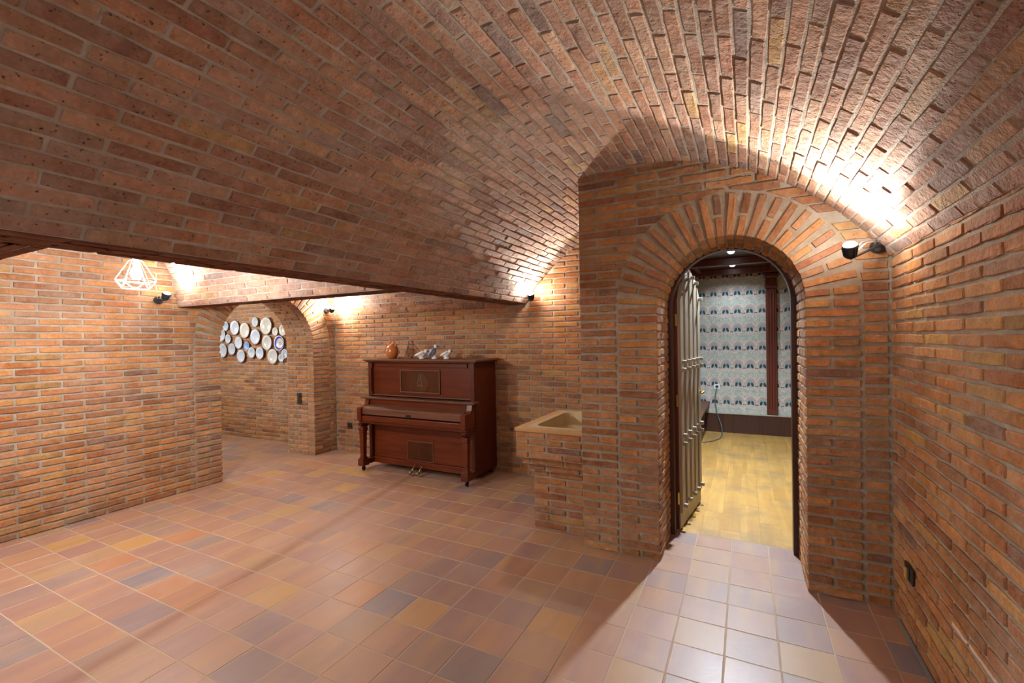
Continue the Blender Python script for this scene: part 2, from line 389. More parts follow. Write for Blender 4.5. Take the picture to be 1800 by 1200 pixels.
def poly_piece(rng, poly, D, c):
    p = np.array(poly); n = len(p); cen = p.mean(0)
    ins = []
    for i in range(n):
        a, b_, d = p[i-1], p[i], p[(i+1) % n]
        e1 = (b_-a)/max(np.linalg.norm(b_-a), 1e-6); e2 = (d-b_)/max(np.linalg.norm(d-b_), 1e-6)
        n1 = np.array([-e1[1], e1[0]]); n2 = np.array([-e2[1], e2[0]]); s = n1+n2
        s = s/max(0.5, s@s/1.0)*1.0
        q = b_+s*c*rng.uniform(0.7, 1.3)
        ins.append(q)
    vsx = [(q[0], q[1], 0.0) for q in ins]+[(q[0], q[1], -c) for q in p]+[(q[0], q[1], -D) for q in p]
    fs = [tuple(range(n))]
    for l in range(2):
        for i in range(n):
            j = (i+1) % n
            fs.append((l*n+i, (l+1)*n+i, (l+1)*n+j, l*n+j))
    return np.array(vsx), fs
BL, BH, PITCH_C, BD = 0.268, 0.0455, 0.0575, 0.035
vr = random.Random(3)
VAR = {'long': [unit_piece(vr, BL, BH, BD, 0.0048, 0.0030, 4) for _ in range(8)],
       'half': [unit_piece(vr, BL/2, BH, BD, 0.0048, 0.0030, 2) for _ in range(6)],
       'vault': [unit_piece(vr, BL, BH, BD, 0.0040, 0.0028, 4) for _ in range(8)],
       'tile': [unit_piece(vr, 0.226, 0.226, 0.02, 0.0016, 0.0005, 1) for _ in range(4)],
       'plank': [unit_piece(vr, 1.0, 0.13, 0.02, 0.0012, 0.0002, 1) for _ in range(3)]}
DIM = {'long': (BL, BH), 'half': (BL/2, BH), 'vault': (BL, BH), 'tile': (0.226, 0.226), 'plank': (1.0, 0.13)}
MESH = {}
OCC = []   # occluding boxes used only to rank which pieces show: (lo, hi)
def hidden(P):
    for lo, hi in OCC:
        d = P-CAM; t0, t1 = 0.0, 0.985; ok = True
        for a in range(3):
            if abs(d[a]) < 1e-9:
                if CAM[a] < lo[a] or CAM[a] > hi[a]: ok = False; break
                continue
            x0, x1 = (lo[a]-CAM[a])/d[a], (hi[a]-CAM[a])/d[a]
            if x0 > x1: x0, x1 = x1, x0
            t0, t1 = max(t0, x0), min(t1, x1)
        if ok and t0 < t1: return True
    return False
class Pieces:
    def __init__(s, name='brick', mat='brick', seed=1):
        s.L = []; s.name = name; s.mat = M[mat]; s.rng = random.Random(seed)
    def add(s, kind, O, U, V, N, l, h, d=0.0, poly=None, D=BD, c=0.004, wob=0.0014, dz=0.0018):
        """a piece of size l x h centred at O in the frame U,V,N"""
        rng = s.rng
        O = np.array(O, float); U, V, N = (np.array(a, float) for a in (U, V, N))
        O = O+U*rng.uniform(-wob, wob)+V*rng.uniform(-wob, wob)*0.8+N*(d+rng.uniform(-dz, dz))
        a = rng.uniform(-1, 1)*wob*2.2
        U2 = U*math.cos(a)+V*math.sin(a); V2 = V*math.cos(a)-U*math.sin(a)
        v = O-CAM; z = v@CF; area = 0.0
        if z > 0.15:
            px, py = 900+F*(v@CR)/z, 600-F*(v@CU)/z
            if -25 < px < 1825 and -25 < py < 1225:
                dist = np.linalg.norm(v); area = l*h*abs(v@N)/dist*F*F/(z*dist)
                if v@N > 0: area = 0
        s.L.append([area, kind, O, U2, V2, N, l, h, poly, D, c, rng.random(), rng.randrange(64)])
    def emit(s, parent, most=300, minpx=60):
        L = sorted(s.L, key=lambda e: -e[0])
        single, rest, = [], []
        for e in L:
            if len(single) < most and e[0] > minpx and not hidden(e[2]): single.append(e)
            else: rest.append(e)
        for e in single:
            _, kind, O, U, V, N, l, h, poly, D, c, rv, vi = e
            if kind == 'poly':
                vsx, fs = poly_piece(s.rng, poly, D, c)
                me = bpy.data.meshes.new(s.name); me.from_pydata(vsx.tolist(), [], fs); sx = sy = 1.0
                me.materials.append(s.mat)
            else:
                key = (kind, vi % len(VAR[kind]), s.mat.name)
                if key not in MESH:
                    vsx, fs = VAR[kind][key[1]]
                    me = bpy.data.meshes.new(s.name); me.from_pydata(vsx.tolist(), [], fs); me.materials.append(s.mat); MESH[key] = me
                me = MESH[key]; sx, sy = l/DIM[kind][0], h/DIM[kind][1]
            o = bpy.data.objects.new(s.name, me); C.objects.link(o); o.parent = parent
            sz = D/0.02 if kind in ('tile', 'plank') else D/BD
            o.matrix_basis = Matrix(((U[0]*sx, V[0]*sy, N[0]*sz, O[0]), (U[1]*sx, V[1]*sy, N[1]*sz, O[1]), (U[2]*sx, V[2]*sy, N[2]*sz, O[2]), (0, 0, 0, 1)))
        if rest:
            VS, FS, RV, base = [], [], [], 0
            for e in rest:
                _, kind, O, U, V, N, l, h, poly, D, c, rv, vi = e
                if kind == 'poly': vsx, fs = poly_piece(s.rng, poly, D, c)
                else:
                    vsx, fs = VAR[kind][vi % len(VAR[kind])]
                    sz = D/0.02 if kind in ('tile', 'plank') else D/BD
                    vsx = vsx*np.array([l/DIM[kind][0], h/DIM[kind][1], sz])
                VS.append(O+vsx[:, :1]*U+vsx[:, 1:2]*V+vsx[:, 2:3]*N)
                FS += [tuple(i+base for i in f) for f in fs]; RV += [rv]*len(fs); base += len(vsx)
            me = bpy.data.meshes.new(s.name+'s_beyond')
            me.from_pydata(np.concatenate(VS).tolist(), [], FS); me.materials.append(s.mat)
            at = me.attributes.new('rnd', 'FLOAT', 'FACE'); at.data.foreach_set('value', RV)
            o = bpy.data.objects.new('small_'+s.name+'s', me); C.objects.link(o); o.parent = parent; o['kind'] = 'stuff'
        return len(single), len(rest)

def clip_half(poly, n, d):
    """keep the part of a convex polygon with n.p >= d"""
    out = []
    for i in range(len(poly)):
        a, b_ = poly[i], poly[(i+1) % len(poly)]
        da, db = a[0]*n[0]+a[1]*n[1]-d, b_[0]*n[0]+b_[1]*n[1]-d
        if da >= 0: out.append(a)
        if da*db < 0:
            t = da/(da-db); out.append((a[0]+(b_[0]-a[0])*t, a[1]+(b_[1]-a[1])*t))
    return out
def area2(p):
    return 0.5*sum(p[i][0]*p[(i+1) % len(p)][1]-p[(i+1) % len(p)][0]*p[i][1] for i in range(len(p)))
def lay(pc, O, U, V, N, u0, u1, v0, v1, arch=None, start=0.0, kinds=('long', 'half'), keep=None, d=0.0, D=BD, pitch=PITCH_C, bh=BH, step=0.28):
    """running bond on the plane O,U,V,N; arch = (centre u, spring v, outer radius)"""
    O, U, V, N = (np.array(a, float) for a in (O, U, V, N))
    j = 0.0115; n = int(round((v1-v0)/pitch))
    for r in range(n):
        vc = v0+(r+0.5)*pitch; va, vb = vc-bh/2, vc+bh/2
        u = u0-(start if r % 2 == 0 else start+step/2) % step
        while u < u1-0.01:
            a, b_ = max(u, u0), min(u+step, u1); u += step
            if b_-a < 0.03: continue
            a += j/2; b_ -= j/2
            parts = [[(a, va), (b_, va), (b_, vb), (a, vb)]]
            if arch:
                uc, sp, rr = arch; rr = rr+0.008; new = []
                for p in parts:
                    if vb <= sp:
                        new += [clip_half(p, (-1, 0), -(uc-rr)), clip_half(p, (1, 0), uc+rr)]
                    else:
                        cs = [(uc, max(vc, sp))] if False else None
                        # split long bricks that straddle the arch centre line
                        segs = [p]
                        if va < sp+rr and a < uc < b_: segs = [clip_half(p, (-1, 0), -uc), clip_half(p, (1, 0), uc)]
                        for q in segs:
                            if len(q) < 3: continue
                            cu = sum(t[0] for t in q)/len(q)-uc; cv = max(sum(t[1] for t in q)/len(q)-sp, 0.0)
                            g = math.hypot(cu, cv) or 1e-6
                            nn = (cu/g, cv/g); new.append(clip_half(q, nn, nn[0]*uc+nn[1]*sp+rr))
                parts = [q for q in new if len(q) >= 3 and area2(q) > 0.0009]
            for q in parts:
                cu = sum(t[0] for t in q)/len(q); cv = sum(t[1] for t in q)/len(q)
                if keep and not keep(cu, cv): continue
                P = O+U*cu+V*cv
                full = len(q) == 4 and abs((q[1][0]-q[0][0])-(q[2][0]-q[3][0])) < 1e-6 and abs(q[0][0]-q[3][0]) < 1e-6 and abs(q[2][1]-q[1][1]-bh) < 1e-6
                if full:
                    l = q[1][0]-q[0][0]
                    pc.add(kinds[0] if l > 0.17 else kinds[1], P, U, V, N, l, bh, d, D=D)
                else:
                    pc.add('poly', P, U, V, N, 0.12, bh, d, poly=[(t[0]-cu, t[1]-cv) for t in q], D=D)
def ring(pc, O, U, V, N, uc, sp, r, bl=0.266, depth=0.12, nv=24, n_j=None, d=0.004):
    """jamb courses and voussoirs of a brick arch, each brick going into the wall"""
    O, U, V, N = (np.array(a, float) for a in (O, U, V, N))
    nj = int(round(sp/PITCH_C)); p = sp/nj
    for side in (-1, 1):
        for i in range(nj):
            v = (i+0.5)*p
            segs = [(0, bl)] if (i+(side > 0)) % 2 else [(0, bl/2-0.005), (bl/2+0.005, bl)]
            for a, b_ in segs:
                P = O+U*(uc+side*(r+(a+b_)/2))+V*v
                pc.add('long' if b_-a > 0.17 else 'half', P, U, V, N, b_-a, BH, d, D=depth)
    for i in range(nv):
        t = PI*(i+0.5)/nv
        er = U*math.cos(t)+V*math.sin(t); et = -U*math.sin(t)+V*math.cos(t)
        segs = [(0, bl)] if i % 2 else [(0, bl/2-0.005), (bl/2+0.005, bl)]
        for a, b_ in segs:
            P = O+U*uc+V*sp+er*(r+(a+b_)/2)
            pc.add('long' if b_-a > 0.17 else 'half', P, er, et, N, b_-a, BH*0.98, d, D=depth)
def reveal(pc, O, U, V, N, uc, sp, r, d0, d1, nv=24):
    """bricks lining the inside of an arched opening from depth d0 to d1"""
    O, U, V, N = (np.array(a, float) for a in (O, U, V, N)); W = -N
    nj = int(round(sp/PITCH_C)); p = sp/nj
    def row(i, P0, across, nrm):
        cuts = [d0]+[d0+0.14*q+(0.07 if i % 2 else 0.0) for q in range(1, 9)]+[]
        cuts = [c for c in cuts if c < d1-0.05]+[d1]
        for a, b_ in zip(cuts, cuts[1:]):
            a2, b2 = a+0.005, b_-0.005
            P = P0+W*((a2+b2)/2)
            pc.add('long' if b2-a2 > 0.17 else 'half', P, W, np.cross(nrm, W), nrm, b2-a2, BH, 0.0)
    for side in (-1, 1):
        for i in range(nj):
            row(i, O+U*(uc+side*r)+V*((i+0.5)*p), V, -U*side)
    for i in range(nv):
        t = PI*(i+0.5)/nv; er = U*math.cos(t)+V*math.sin(t)
        row(i, O+U*uc+V*sp+er*r, None, -er)
MR = 0.009   # mortar sits this far behind the brick faces
def wall_back_mesh(name, O, U, V, N, u0, u1, h, arch=None, depth=0.0, thick=0.1, back=True):
    """mortar body of a wall, with an arched hole if asked"""
    O, U, V, N = (Vector(a) for a in (O, U, V, N))
    bm = bmesh.new()
    def P(u, v, d): return bm.verts.new(O+U*u+V*v-N*(MR+d))
    def quad(a): bm.faces.new([P(*q) for q in a])
    T = depth if arch else thick
    for d in (0.0, T):
        if not arch: quad([(u0, 0, d), (u1, 0, d), (u1, h, d), (u0, h, d)])
        else:
            uc, sp, r = arch; r = r+MR
            quad([(u0, 0, d), (uc-r, 0, d), (uc-r, h, d), (u0, h, d)])
            quad([(uc+r, 0, d), (u1, 0, d), (u1, h, d), (uc+r, h, d)])
            K = 32
            for i in range(K):
                t0, t1 = PI-PI*i/K, PI-PI*(i+1)/K
                a, b_ = (uc+r*math.cos(t0), sp+r*math.sin(t0)), (uc+r*math.cos(t1), sp+r*math.sin(t1))
                quad([(*a, d), (*b_, d), (b_[0], h, d), (a[0], h, d)])
    if arch:
        K = 32
        pts = [(uc-r, 0)]+[(uc+r*math.cos(PI-PI*i/K), sp+r*math.sin(PI-PI*i/K)) for i in range(K+1)]+[(uc+r, 0)]
        for a, b_ in zip(pts, pts[1:]): quad([(*a, 0), (*b_, 0), (*b_, T), (*a, T)])
    for a, b_ in (((u0, 0), (u0, h)), ((u1, 0), (u1, h)), ((u0, h), (u1, h))):
        quad([(*a, 0), (*b_, 0), (*b_, T), (*a, T)])
    bmesh.ops.remove_doubles(bm, verts=bm.verts, dist=1e-5)
    bmesh.ops.recalc_face_normals(bm, faces=bm.faces)
    return struct(obj(name, bm, M['mortar']))

# ------------------------------------------------------------------ the shell
XL, XR, YP, YB, YR, XP, XB0, XB1 = -5.06, 0.70, 3.12, 4.50, -3.05, -1.06, -2.34, -2.12
VC, VZ, VR_ = -0.70, 0.983, 1.677          # main vault: centre x, centre z, radius
DC, DS, DR = -0.105, 1.70, 0.41            # door arch
AC, AS, AR = 3.54, 1.465, 0.59             # arch in the left wall
X_, Y_, Z_ = (1, 0, 0), (0, 1, 0), (0, 0, 1)
nX, nY = (-1, 0, 0), (0, -1, 0)
PIER = ((XP, YP+0.02, 0), (XR, YB, 2.7)); PIANO = ((-3.98, 3.98, 0), (-2.51, 4.48, 1.26)); SINK = ((-1.61, 3.18, 0.45), (-1.06, 4.1, 0.78))
SINK2 = ((-1.51, 3.30, 0.0), (-1.06, 4.1, 0.6)); EDGE = ((XB0, YR, 1.90), (XB1, 4.45, 2.9)); EDGE2 = ((XB1, YR, 2.02), (-1.95, 4.45, 2.9))
CROSS = ((XL, 2.55, 1.90), (XB0, 2.71, 2.8)); LWALL = ((-5.5, YR, 0), (XL-0.02, 2.93, 2.7)); LW2 = ((-5.5, 4.15, 0), (XL-0.02, 4.6, 2.7))
VB = []
def occ(*a): OCC[:] = list(a)

# floor of the cellar: tiles bedded in mortar
bm = bmesh.new()
box(bm, -9.3, XR+0.1, YR-0.1, 3.70, -0.12, -0.0012); box(bm, -9.3, XP+0.1, 3.69, YB+0.12, -0.12, -0.0012)
floor = struct(obj('floor', bm, M['grout']))
occ(PIER, PIANO, SINK2, LWALL, LW2)
OCC[0] = ((XP, YP+0.02, 0), (-0.53, YB, 2.7)); OCC.append(((0.32, YP+0.02, 0), (XR, YB, 2.7)))
pt = Pieces('tile', 'tile', 11)
T = 0.23
for i in range(-24, 22):
    for j in range(-20, 16):
        x0, y0 = -4.0137+T*i, 1.17578+T*j
        x1, y1 = x0+T, y0+T
        x1 = min(x1, XR); y1 = min(y1, YB if x0 < XP else 3.685)
        if x1-x0 < 0.03 or y1-y0 < 0.03 or x0 < -9.2 or y0 < YR-0.1: continue
        g = 0.0042
        pt.add('tile', ((x0+x1)/2, (y0+y1)/2, 0.0), X_, Y_, Z_, x1-x0-g, y1-y0-g, 0.0, D=0.02, wob=0.0005, dz=0.0006)
print('tiles', pt.emit(floor, 300, 60))

# right wall
wr = wall_back_mesh('wall_right', (XR, 0, 0), Y_, Z_, nX, YR, YP+0.03, 2.05)
occ()
pr = Pieces('brick', 'brick', 21); lay(pr, (XR, 0, 0), Y_, Z_, nX, YR, YP, 0, 35*PITCH_C, start=0.07)
print('right', pr.emit(wr, 300, 60))

obj_ = struct(obj('trim_5', tube(bmesh.new(), [(XR-0.004, YR+0.02, 0.006), (XR-0.004, 3.0, 0.006)], 0.011, 8), M['base_strip']))  # plain dark grey strip along the foot of the right wall

# pier wall with the arched doorway
wp = wall_back_mesh('wall_doorway', (0, YP, 0), X_, Z_, nY, XP+MR, XR+0.02, 2.72, (DC, DS, DR), 0.466)
pp = Pieces('brick', 'brick', 31)
inside = lambda u, v: (u-VC)**2+(max(v-VZ, 0))**2 < (VR_+0.05)**2
lay(pp, (0, YP, 0), X_, Z_, nY, XP, DC, 0, 40*PITCH_C, arch=(DC, DS, DR+0.27), keep=inside, D=0.1)
lay(pp, (0, YP, 0), X_, Z_, nY, DC, XR, 0, 40*PITCH_C, arch=(DC, DS, DR+0.27), keep=inside, D=0.1, start=0.16)
lay(pp, (0, YP, 0), X_, Z_, nY, XP, XR, 40*PITCH_C, 47*PITCH_C, arch=(DC, DS, DR+0.27), keep=inside, D=0.1)
ring(pp, (0, YP, 0), X_, Z_, nY, DC, DS, DR, nv=24)
reveal(pp, (0, YP, 0), X_, Z_, nY, DC, DS, DR, 0.122, 0.475, nv=24)
print('pier', pp.emit(wp, 300, 40))
ws = wall_back_mesh('wall_pier_side', (XP, 0, 0), nY, Z_, nX, -YB, -YP-0.1-MR, 2.72)
ps = Pieces('brick', 'brick', 33)
lay(ps, (XP, 0, 0), nY, Z_, nX, -YB, -YP-0.1, 0, 47*PITCH_C, start=0.1); ps.emit(ws, 300)

# left wall with its arch
wl = wall_back_mesh('wall_left', (XL, 0, 0), Y_, Z_, X_, YR, YB+0.02, 2.80, (AC, AS, AR), 0.52)
occ(EDGE, CROSS)
pl = Pieces('brick', 'brick', 41)
lay(pl, (XL, 0, 0), Y_, Z_, X_, YR, YB, 0, 48*PITCH_C, arch=(AC, AS, AR+0.27), start=0.05)
ring(pl, (XL, 0, 0), Y_, Z_, X_, AC, AS, AR, nv=34)
reveal(pl, (XL, 0, 0), Y_, Z_, X_, AC, AS, AR, 0.122, 0.52, nv=34)
print('left', pl.emit(wl, 300, 40))

# back wall (behind the piano) and the wall of the passage that carries on past the arch
wb = wall_back_mesh('wall_back', (0, YB, 0), X_, Z_, nY, XL-0.02, XP+0.02, 2.72)
occ(PIANO, SINK, SINK2, ((XP, YP, 0), (XR, YB, 2.7)), EDGE, CROSS)
pb = Pieces('brick', 'brick', 51); lay(pb, (0, YB, 0), X_, Z_, nY, XL, XP, 0, 47*PITCH_C, start=0.11, keep=lambda u, v: u < XB0 or inside(u, v))
print('back', pb.emit(wb, 300, 40))
wq = wall_back_mesh('wall_passage', (0, YB, 0), X_, Z_, nY, -9.2, XL-0.53, 2.6)
occ(LWALL, LW2, EDGE, CROSS)
pq = Pieces('brick', 'brick', 53); lay(pq, (0, YB, 0), X_, Z_, nY, -9.2, XL-0.53, 0, 45*PITCH_C, start=0.02)
print('passage', pq.emit(wq, 300, 40))
for nm, a in (('wall_passage_end', ((-9.3, 2.2, 0), (-9.2, YB+0.1, 2.6))), ('wall_passage_near', ((-9.2, 2.2, 0), (XL-0.54, 2.3, 2.6))), ('ceiling_passage', ((-9.3, 2.2, 2.6), (XL-0.1, YB+0.1, 2.7)))):
    (x0, y0, z0), (x1, y1, z1) = a
    o = struct(obj(nm, B(x0, x1, y0, y1, z0, z1), M['mortar']))
    if nm == 'ceiling_passage': continue
    q = Pieces('brick', 'brick', 57)
    if nm == 'wall_passage_end': lay(q, (-9.2, 0, 0), nY, Z_, X_, -YB, -2.3, 0, 45*PITCH_C)
    else: lay(q, (0, 2.3, 0), nX, Z_, Y_, -XL+0.54, 9.2, 0, 45*PITCH_C)
    q.emit(o, 300)
# wall behind the viewer
wf = wall_back_mesh('wall_front', (0, YR, 0), nX, Z_, Y_, -XR, -XL, 2.8)
pf = Pieces('brick', 'brick', 59); lay(pf, (0, YR, 0), nX, Z_, Y_, -XR, -XL, 0, 47*PITCH_C); pf.emit(wf, 300)

# vaults
def vault(name, axis, c, cz, r, t0, t1, l0, l1, seed, kind='vault', mat='vbrick', occl=(), minpx=60):
    K = 48; rows = []
    A = lambda s, t, rr: ((c+rr*math.sin(t), s, cz+rr*math.cos(t)) if axis == 'Y' else (s, c+rr*math.sin(t), cz+rr*math.cos(t)))
    ts = [t0+(t1-t0)*i/K for i in range(K+1)]
    loop = [(t, r+0.005) for t in ts]+[(t, r+0.12) for t in reversed(ts)]; loop.append(loop[0])
    bm = grid_mesh([[A(s, t, rr) for t, rr in loop] for s in (l0, l1)])
    bmesh.ops.remove_doubles(bm, verts=bm.verts, dist=1e-5)
    bmesh.ops.recalc_face_normals(bm, faces=bm.faces)
    o = struct(obj(name, bm, M['vmortar']))
    pc = Pieces('brick', mat, seed)
    n = int(round(r*(t1-t0)/0.0565)); dt = (t1-t0)/n
    AX = np.array(Y_ if axis == 'Y' else X_, float)
    for i in range(n):
        t = t0+dt*(i+0.5)
        N = -(np.array(A(0, t, 1.0))-np.array(A(0, t, 0.0)))
        V = np.cross(N, AX); s = l0-(0.0 if i % 2 else 0.14)-pc.rng.uniform(0, 0.03)
        while s < l1-0.03:
            a, b_ = max(s, l0)+0.0045, min(s+0.283, l1)-0.0045; s += 0.283
            if b_-a < 0.03: continue
            pc.add(kind, A((a+b_)/2, t, r), AX, V, N, b_-a, 0.0500, 0.0, wob=0.0022, dz=0.0024)
    OCC[:] = list(occl)
    print(name, pc.emit(o, 300, minpx))
    return o
tl = math.asin((XB1-VC)/VR_); tr = math.asin((XR-VC)/VR_)
vault('ceiling', 'Y', VC, VZ, VR_, tl, tr, YR, YB, 61, occl=[((XP, YP+0.02, 0), (XR, YB, 2.9))])
YV = [(-3.05, -1.45), (-1.25, 0.54), (0.74, 2.53), (2.73, 4.50)]
for i, (a, b_) in enumerate(YV):
    vault('ceiling_bay', 'X', (a+b_)/2, 1.87, (b_-a)/2, -PI/2, PI/2, XL, XB0, 63+i, occl=[EDGE, EDGE2, CROSS])
# beams under the vault springings, with dark brick soffits, and the walling they carry
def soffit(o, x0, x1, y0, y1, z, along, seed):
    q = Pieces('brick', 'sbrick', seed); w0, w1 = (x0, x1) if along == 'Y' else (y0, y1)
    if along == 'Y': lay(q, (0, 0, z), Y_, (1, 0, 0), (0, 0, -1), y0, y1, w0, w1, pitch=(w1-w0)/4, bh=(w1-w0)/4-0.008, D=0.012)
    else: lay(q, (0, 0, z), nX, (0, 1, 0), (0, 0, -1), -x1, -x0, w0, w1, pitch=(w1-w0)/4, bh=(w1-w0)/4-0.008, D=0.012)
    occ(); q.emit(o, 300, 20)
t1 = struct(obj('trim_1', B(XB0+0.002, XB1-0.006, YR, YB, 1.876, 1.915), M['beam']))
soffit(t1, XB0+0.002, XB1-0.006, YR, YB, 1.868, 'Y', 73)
bm = bmesh.new(); box(bm, XB0, XB1-0.02, YR, YB, 1.915, 2.86)
wi = struct(obj('wall_above_beam', bm, M['mortar']))
pi_ = Pieces('brick', 'vbrick', 71)
lay(pi_, (XB0, 0, 0), nY, Z_, nX, -YB, -YR, 1.873, 2.86); pi_.emit(wi, 300)
for i, (a, b_) in enumerate(((-1.45, -1.25), (0.54, 0.74), (2.53, 2.73))):
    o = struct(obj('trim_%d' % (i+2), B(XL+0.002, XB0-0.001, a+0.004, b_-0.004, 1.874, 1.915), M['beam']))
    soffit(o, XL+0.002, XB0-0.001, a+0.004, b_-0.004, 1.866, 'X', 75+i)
    struct(obj('wall_above_beam', B(XL, XB0, a+0.02, b_-0.02, 1.915, 2.7), M['mortar']))

# ------------------------------------------------------------------ the panelled room beyond the doorway
RX0, RX1, RY0, RY1, RZ = -0.86, 1.75, 3.69, 7.75, 2.50
f2 = struct(obj('floor', B(RX0-0.06, RX1+0.1, RY0-0.005, RY1+0.1, -0.12, -0.003), M['plank']))
pk = Pieces('plank', 'plank', 81)
x = RX0; i = 0
while x < RX1:
    y = RY0-((i*0.37) % 1.0); 
    while y < RY1:
        a, b_ = max(y, RY0), min(y+1.0, RY1); y += 1.0
        if b_-a > 0.04: pk.add('plank', (x+0.0675, (a+b_)/2, 0.0), Y_, nX, Z_, b_-a-0.0012, 0.1338, 0.0, D=0.02, wob=0.0, dz=0.0003)
    x += 0.135; i += 1
occ(((XP, YP+0.02, 0), (-0.53, 3.7, 2.7)), ((0.32, YP+0.02, 0), (XR, 3.7, 2.7)))
print('planks', pk.emit(f2, 300, 60))
wfar = struct(obj('wall_far', B(RX0-0.06, RX1+0.1, RY1, RY1+0.1, 0, RZ+0.1), M['wallpaper']))
struct(obj('wall_far_left', B(RX0-0.06, RX0, RY0-0.02, RY1, 0, RZ+0.1), M['darkwood']))
struct(obj('wall_far_right', B(RX1, RX1+0.1, RY0-0.02, RY1, 0, RZ+0.1), M['darkwood']))
bm = bmesh.new(); box(bm, RX0-0.06, -0.575, 3.60, RY0+0.001, 0, RZ+0.1); box(bm, 0.385, RX1+0.1, 3.60, RY0+0.001, 0, RZ+0.1); box(bm, -0.575, 0.385, 3.684, RY0+0.001, 2.12, RZ+0.1)
struct(obj('wall_far_front', bm, M['darkwood']))
c2 = struct(obj('ceiling_panelled', B(RX0-0.06, RX1+0.1, RY0-0.02, RY1+0.1, RZ, RZ+0.1), M['darkwood']))
for y in (4.35, 5.4, 6.6, 7.66):
    obj('ceiling_beam', B(RX0, RX1, y-0.05, y+0.05, RZ-0.09, RZ-0.001, 0.006), M['redwood'], c2)
for x in (-0.62, 0.36, 1.2):
    obj('ceiling_beam', B(x-0.03, x+0.03, RY0, RY1, RZ-0.05, RZ-0.002, 0.005), M['redwood'], c2)
bb = struct(obj('baseboard_far', B(RX0, RX1, RY1-0.03, RY1-0.001, 0.001, 0.285), M['darkwood']))
obj('top_rail', B(RX0, RX1, RY1-0.045, RY1-0.001, 0.286, 0.305, 0.004), M['batten'], bb)
pil = empty('pilaster', (0.345, RY1-0.02, 0), 'tall reddish wooden pilaster with moulded capital on the patterned wallpaper', 'pilaster')
obj('shaft', B(0.275, 0.415, RY1-0.045, RY1-0.002, 0.31, 2.18, 0.008), M['redwood'], pil)
for x in (0.31, 0.345, 0.38): obj('fluting', tube(bmesh.new(), [(x, RY1-0.047, 0.4), (x, RY1-0.047, 2.12)], 0.008, 6), M['redwood'], pil)
bm = bmesh.new(); box(bm, 0.262, 0.428, RY1-0.07, RY1-0.002, 2.18, 2.23, 0.01); box(bm, 0.27, 0.42, RY1-0.06, RY1-0.002, 2.23, 2.33, 0.006); box(bm, 0.25, 0.44, RY1-0.09, RY1-0.002, 2.33, 2.40, 0.015)
obj('capital', bm, M['redwood'], pil)
bn = empty('bench', (-0.78, 6.6, 0), 'long low dark wood bench built along the wall beyond the door', 'bench')
obj('seat', B(-0.855, -0.50, 5.7, RY1-0.05, 0.44, 0.475, 0.008), M['mahogany_top'], bn)
obj('front_panel', B(-0.60, -0.565, 5.75, RY1-0.05, 0.0, 0.438, 0.004), M['darkwood'], bn)
obj('end_panel', B(-0.855, -0.601, 5.75, 5.78, 0.0, 0.438, 0.004), M['darkwood'], bn)

# door
bm = bmesh.new(); K = 32; ro, ri, y0, y1 = DR+0.075, DR-0.028, 3.600, 3.682
def archpts(r): return [(DC-r, 0.0)]+[(DC+r*math.cos(PI-PI*i/K), DS+r*math.sin(PI-PI*i/K)) for i in range(K+1)]+[(DC+r, 0.0)]
po, pin = archpts(ro), [(DC-ri, 0.0)]+[(DC+ri*math.cos(PI-PI*i/K), DS+0.028+ri*math.sin(PI-PI*i/K)) for i in range(K+1)]+[(DC+ri, 0.0)]
rows = [[(a[0], y0, a[1]), (b_[0], y0, b_[1]), (b_[0], y1, b_[1]), (a[0], y1, a[1]), (a[0], y0, a[1])] for a, b_ in zip(po, pin)]
bm = grid_mesh(rows); bmesh.ops.remove_doubles(bm, verts=bm.verts, dist=1e-5); bmesh.ops.recalc_face_normals(bm, faces=bm.faces)
door = struct(obj('door_1', bm, M['darkwood']))
# leaf, hinged on the left jamb and standing open into the far room
hx, hy = -0.468, 3.70; ang = math.atan2(0.72, 0.085); LW = 0.72
lm = Matrix.Translation((hx, hy, 0)) @ Matrix.Rotation(ang, 4, 'Z')     # local x along the leaf, local -y towards the viewer's side
def leaf_top(s): 
    c_ = LW/2; r = LW/2+0.01
    return 1.70+math.sqrt(max(0.0, r*r-(s-c_)**2))
bm = bmesh.new()
ss = [LW*i/24 for i in range(25)]
fr = [(s, 0.012) for s in ss]; tp = [(s, leaf_top(s)) for s in ss]
def slab(bm, d0, d1, lo, hi):
    rows = []
    V = [[bm.verts.new(lm @ Vector((p[0], d, p[1]))) for p in L_] for d in (d0, d1) for L_ in (lo, hi)]
    n = len(lo)
    for i in range(n-1):
        bm.faces.new((V[0][i], V[0][i+1], V[1][i+1], V[1][i])); bm.faces.new((V[2][i+1], V[2][i], V[3][i], V[3][i+1]))
        bm.faces.new((V[1][i], V[1][i+1], V[3][i+1], V[3][i])); bm.faces.new((V[0][i+1], V[0][i], V[2][i], V[2][i+1]))
    for i in (0, n-1): bm.faces.new((V[0][i], V[1][i], V[3][i], V[2][i]))
    bmesh.ops.recalc_face_normals(bm, faces=bm.faces)
slab(bm, 0.0, 0.045, fr, tp)
leaf = obj('door_leaf', bm, M['redwood'], door)
for a, b_ in ((0.012, 0.10), (0.17, 0.26), (0.33, 0.42), (0.47, 0.56), (0.62, 0.71)):
    s2 = [a+(b_-a)*i/4 for i in range(5)]
    bm = bmesh.new(); slab(bm, -0.024, -0.001, [(s, 0.13) for s in s2], [(s, leaf_top(s)-0.045) for s in s2]); obj('batten', bm, M['batten'], leaf)
bm = bmesh.new(); slab(bm, -0.012, -0.001, [(0.0, 0.013), (LW, 0.013)], [(0.0, 0.125), (LW, 0.125)]); obj('bottom_rail', bm, M['batten'], leaf)
pegme = None
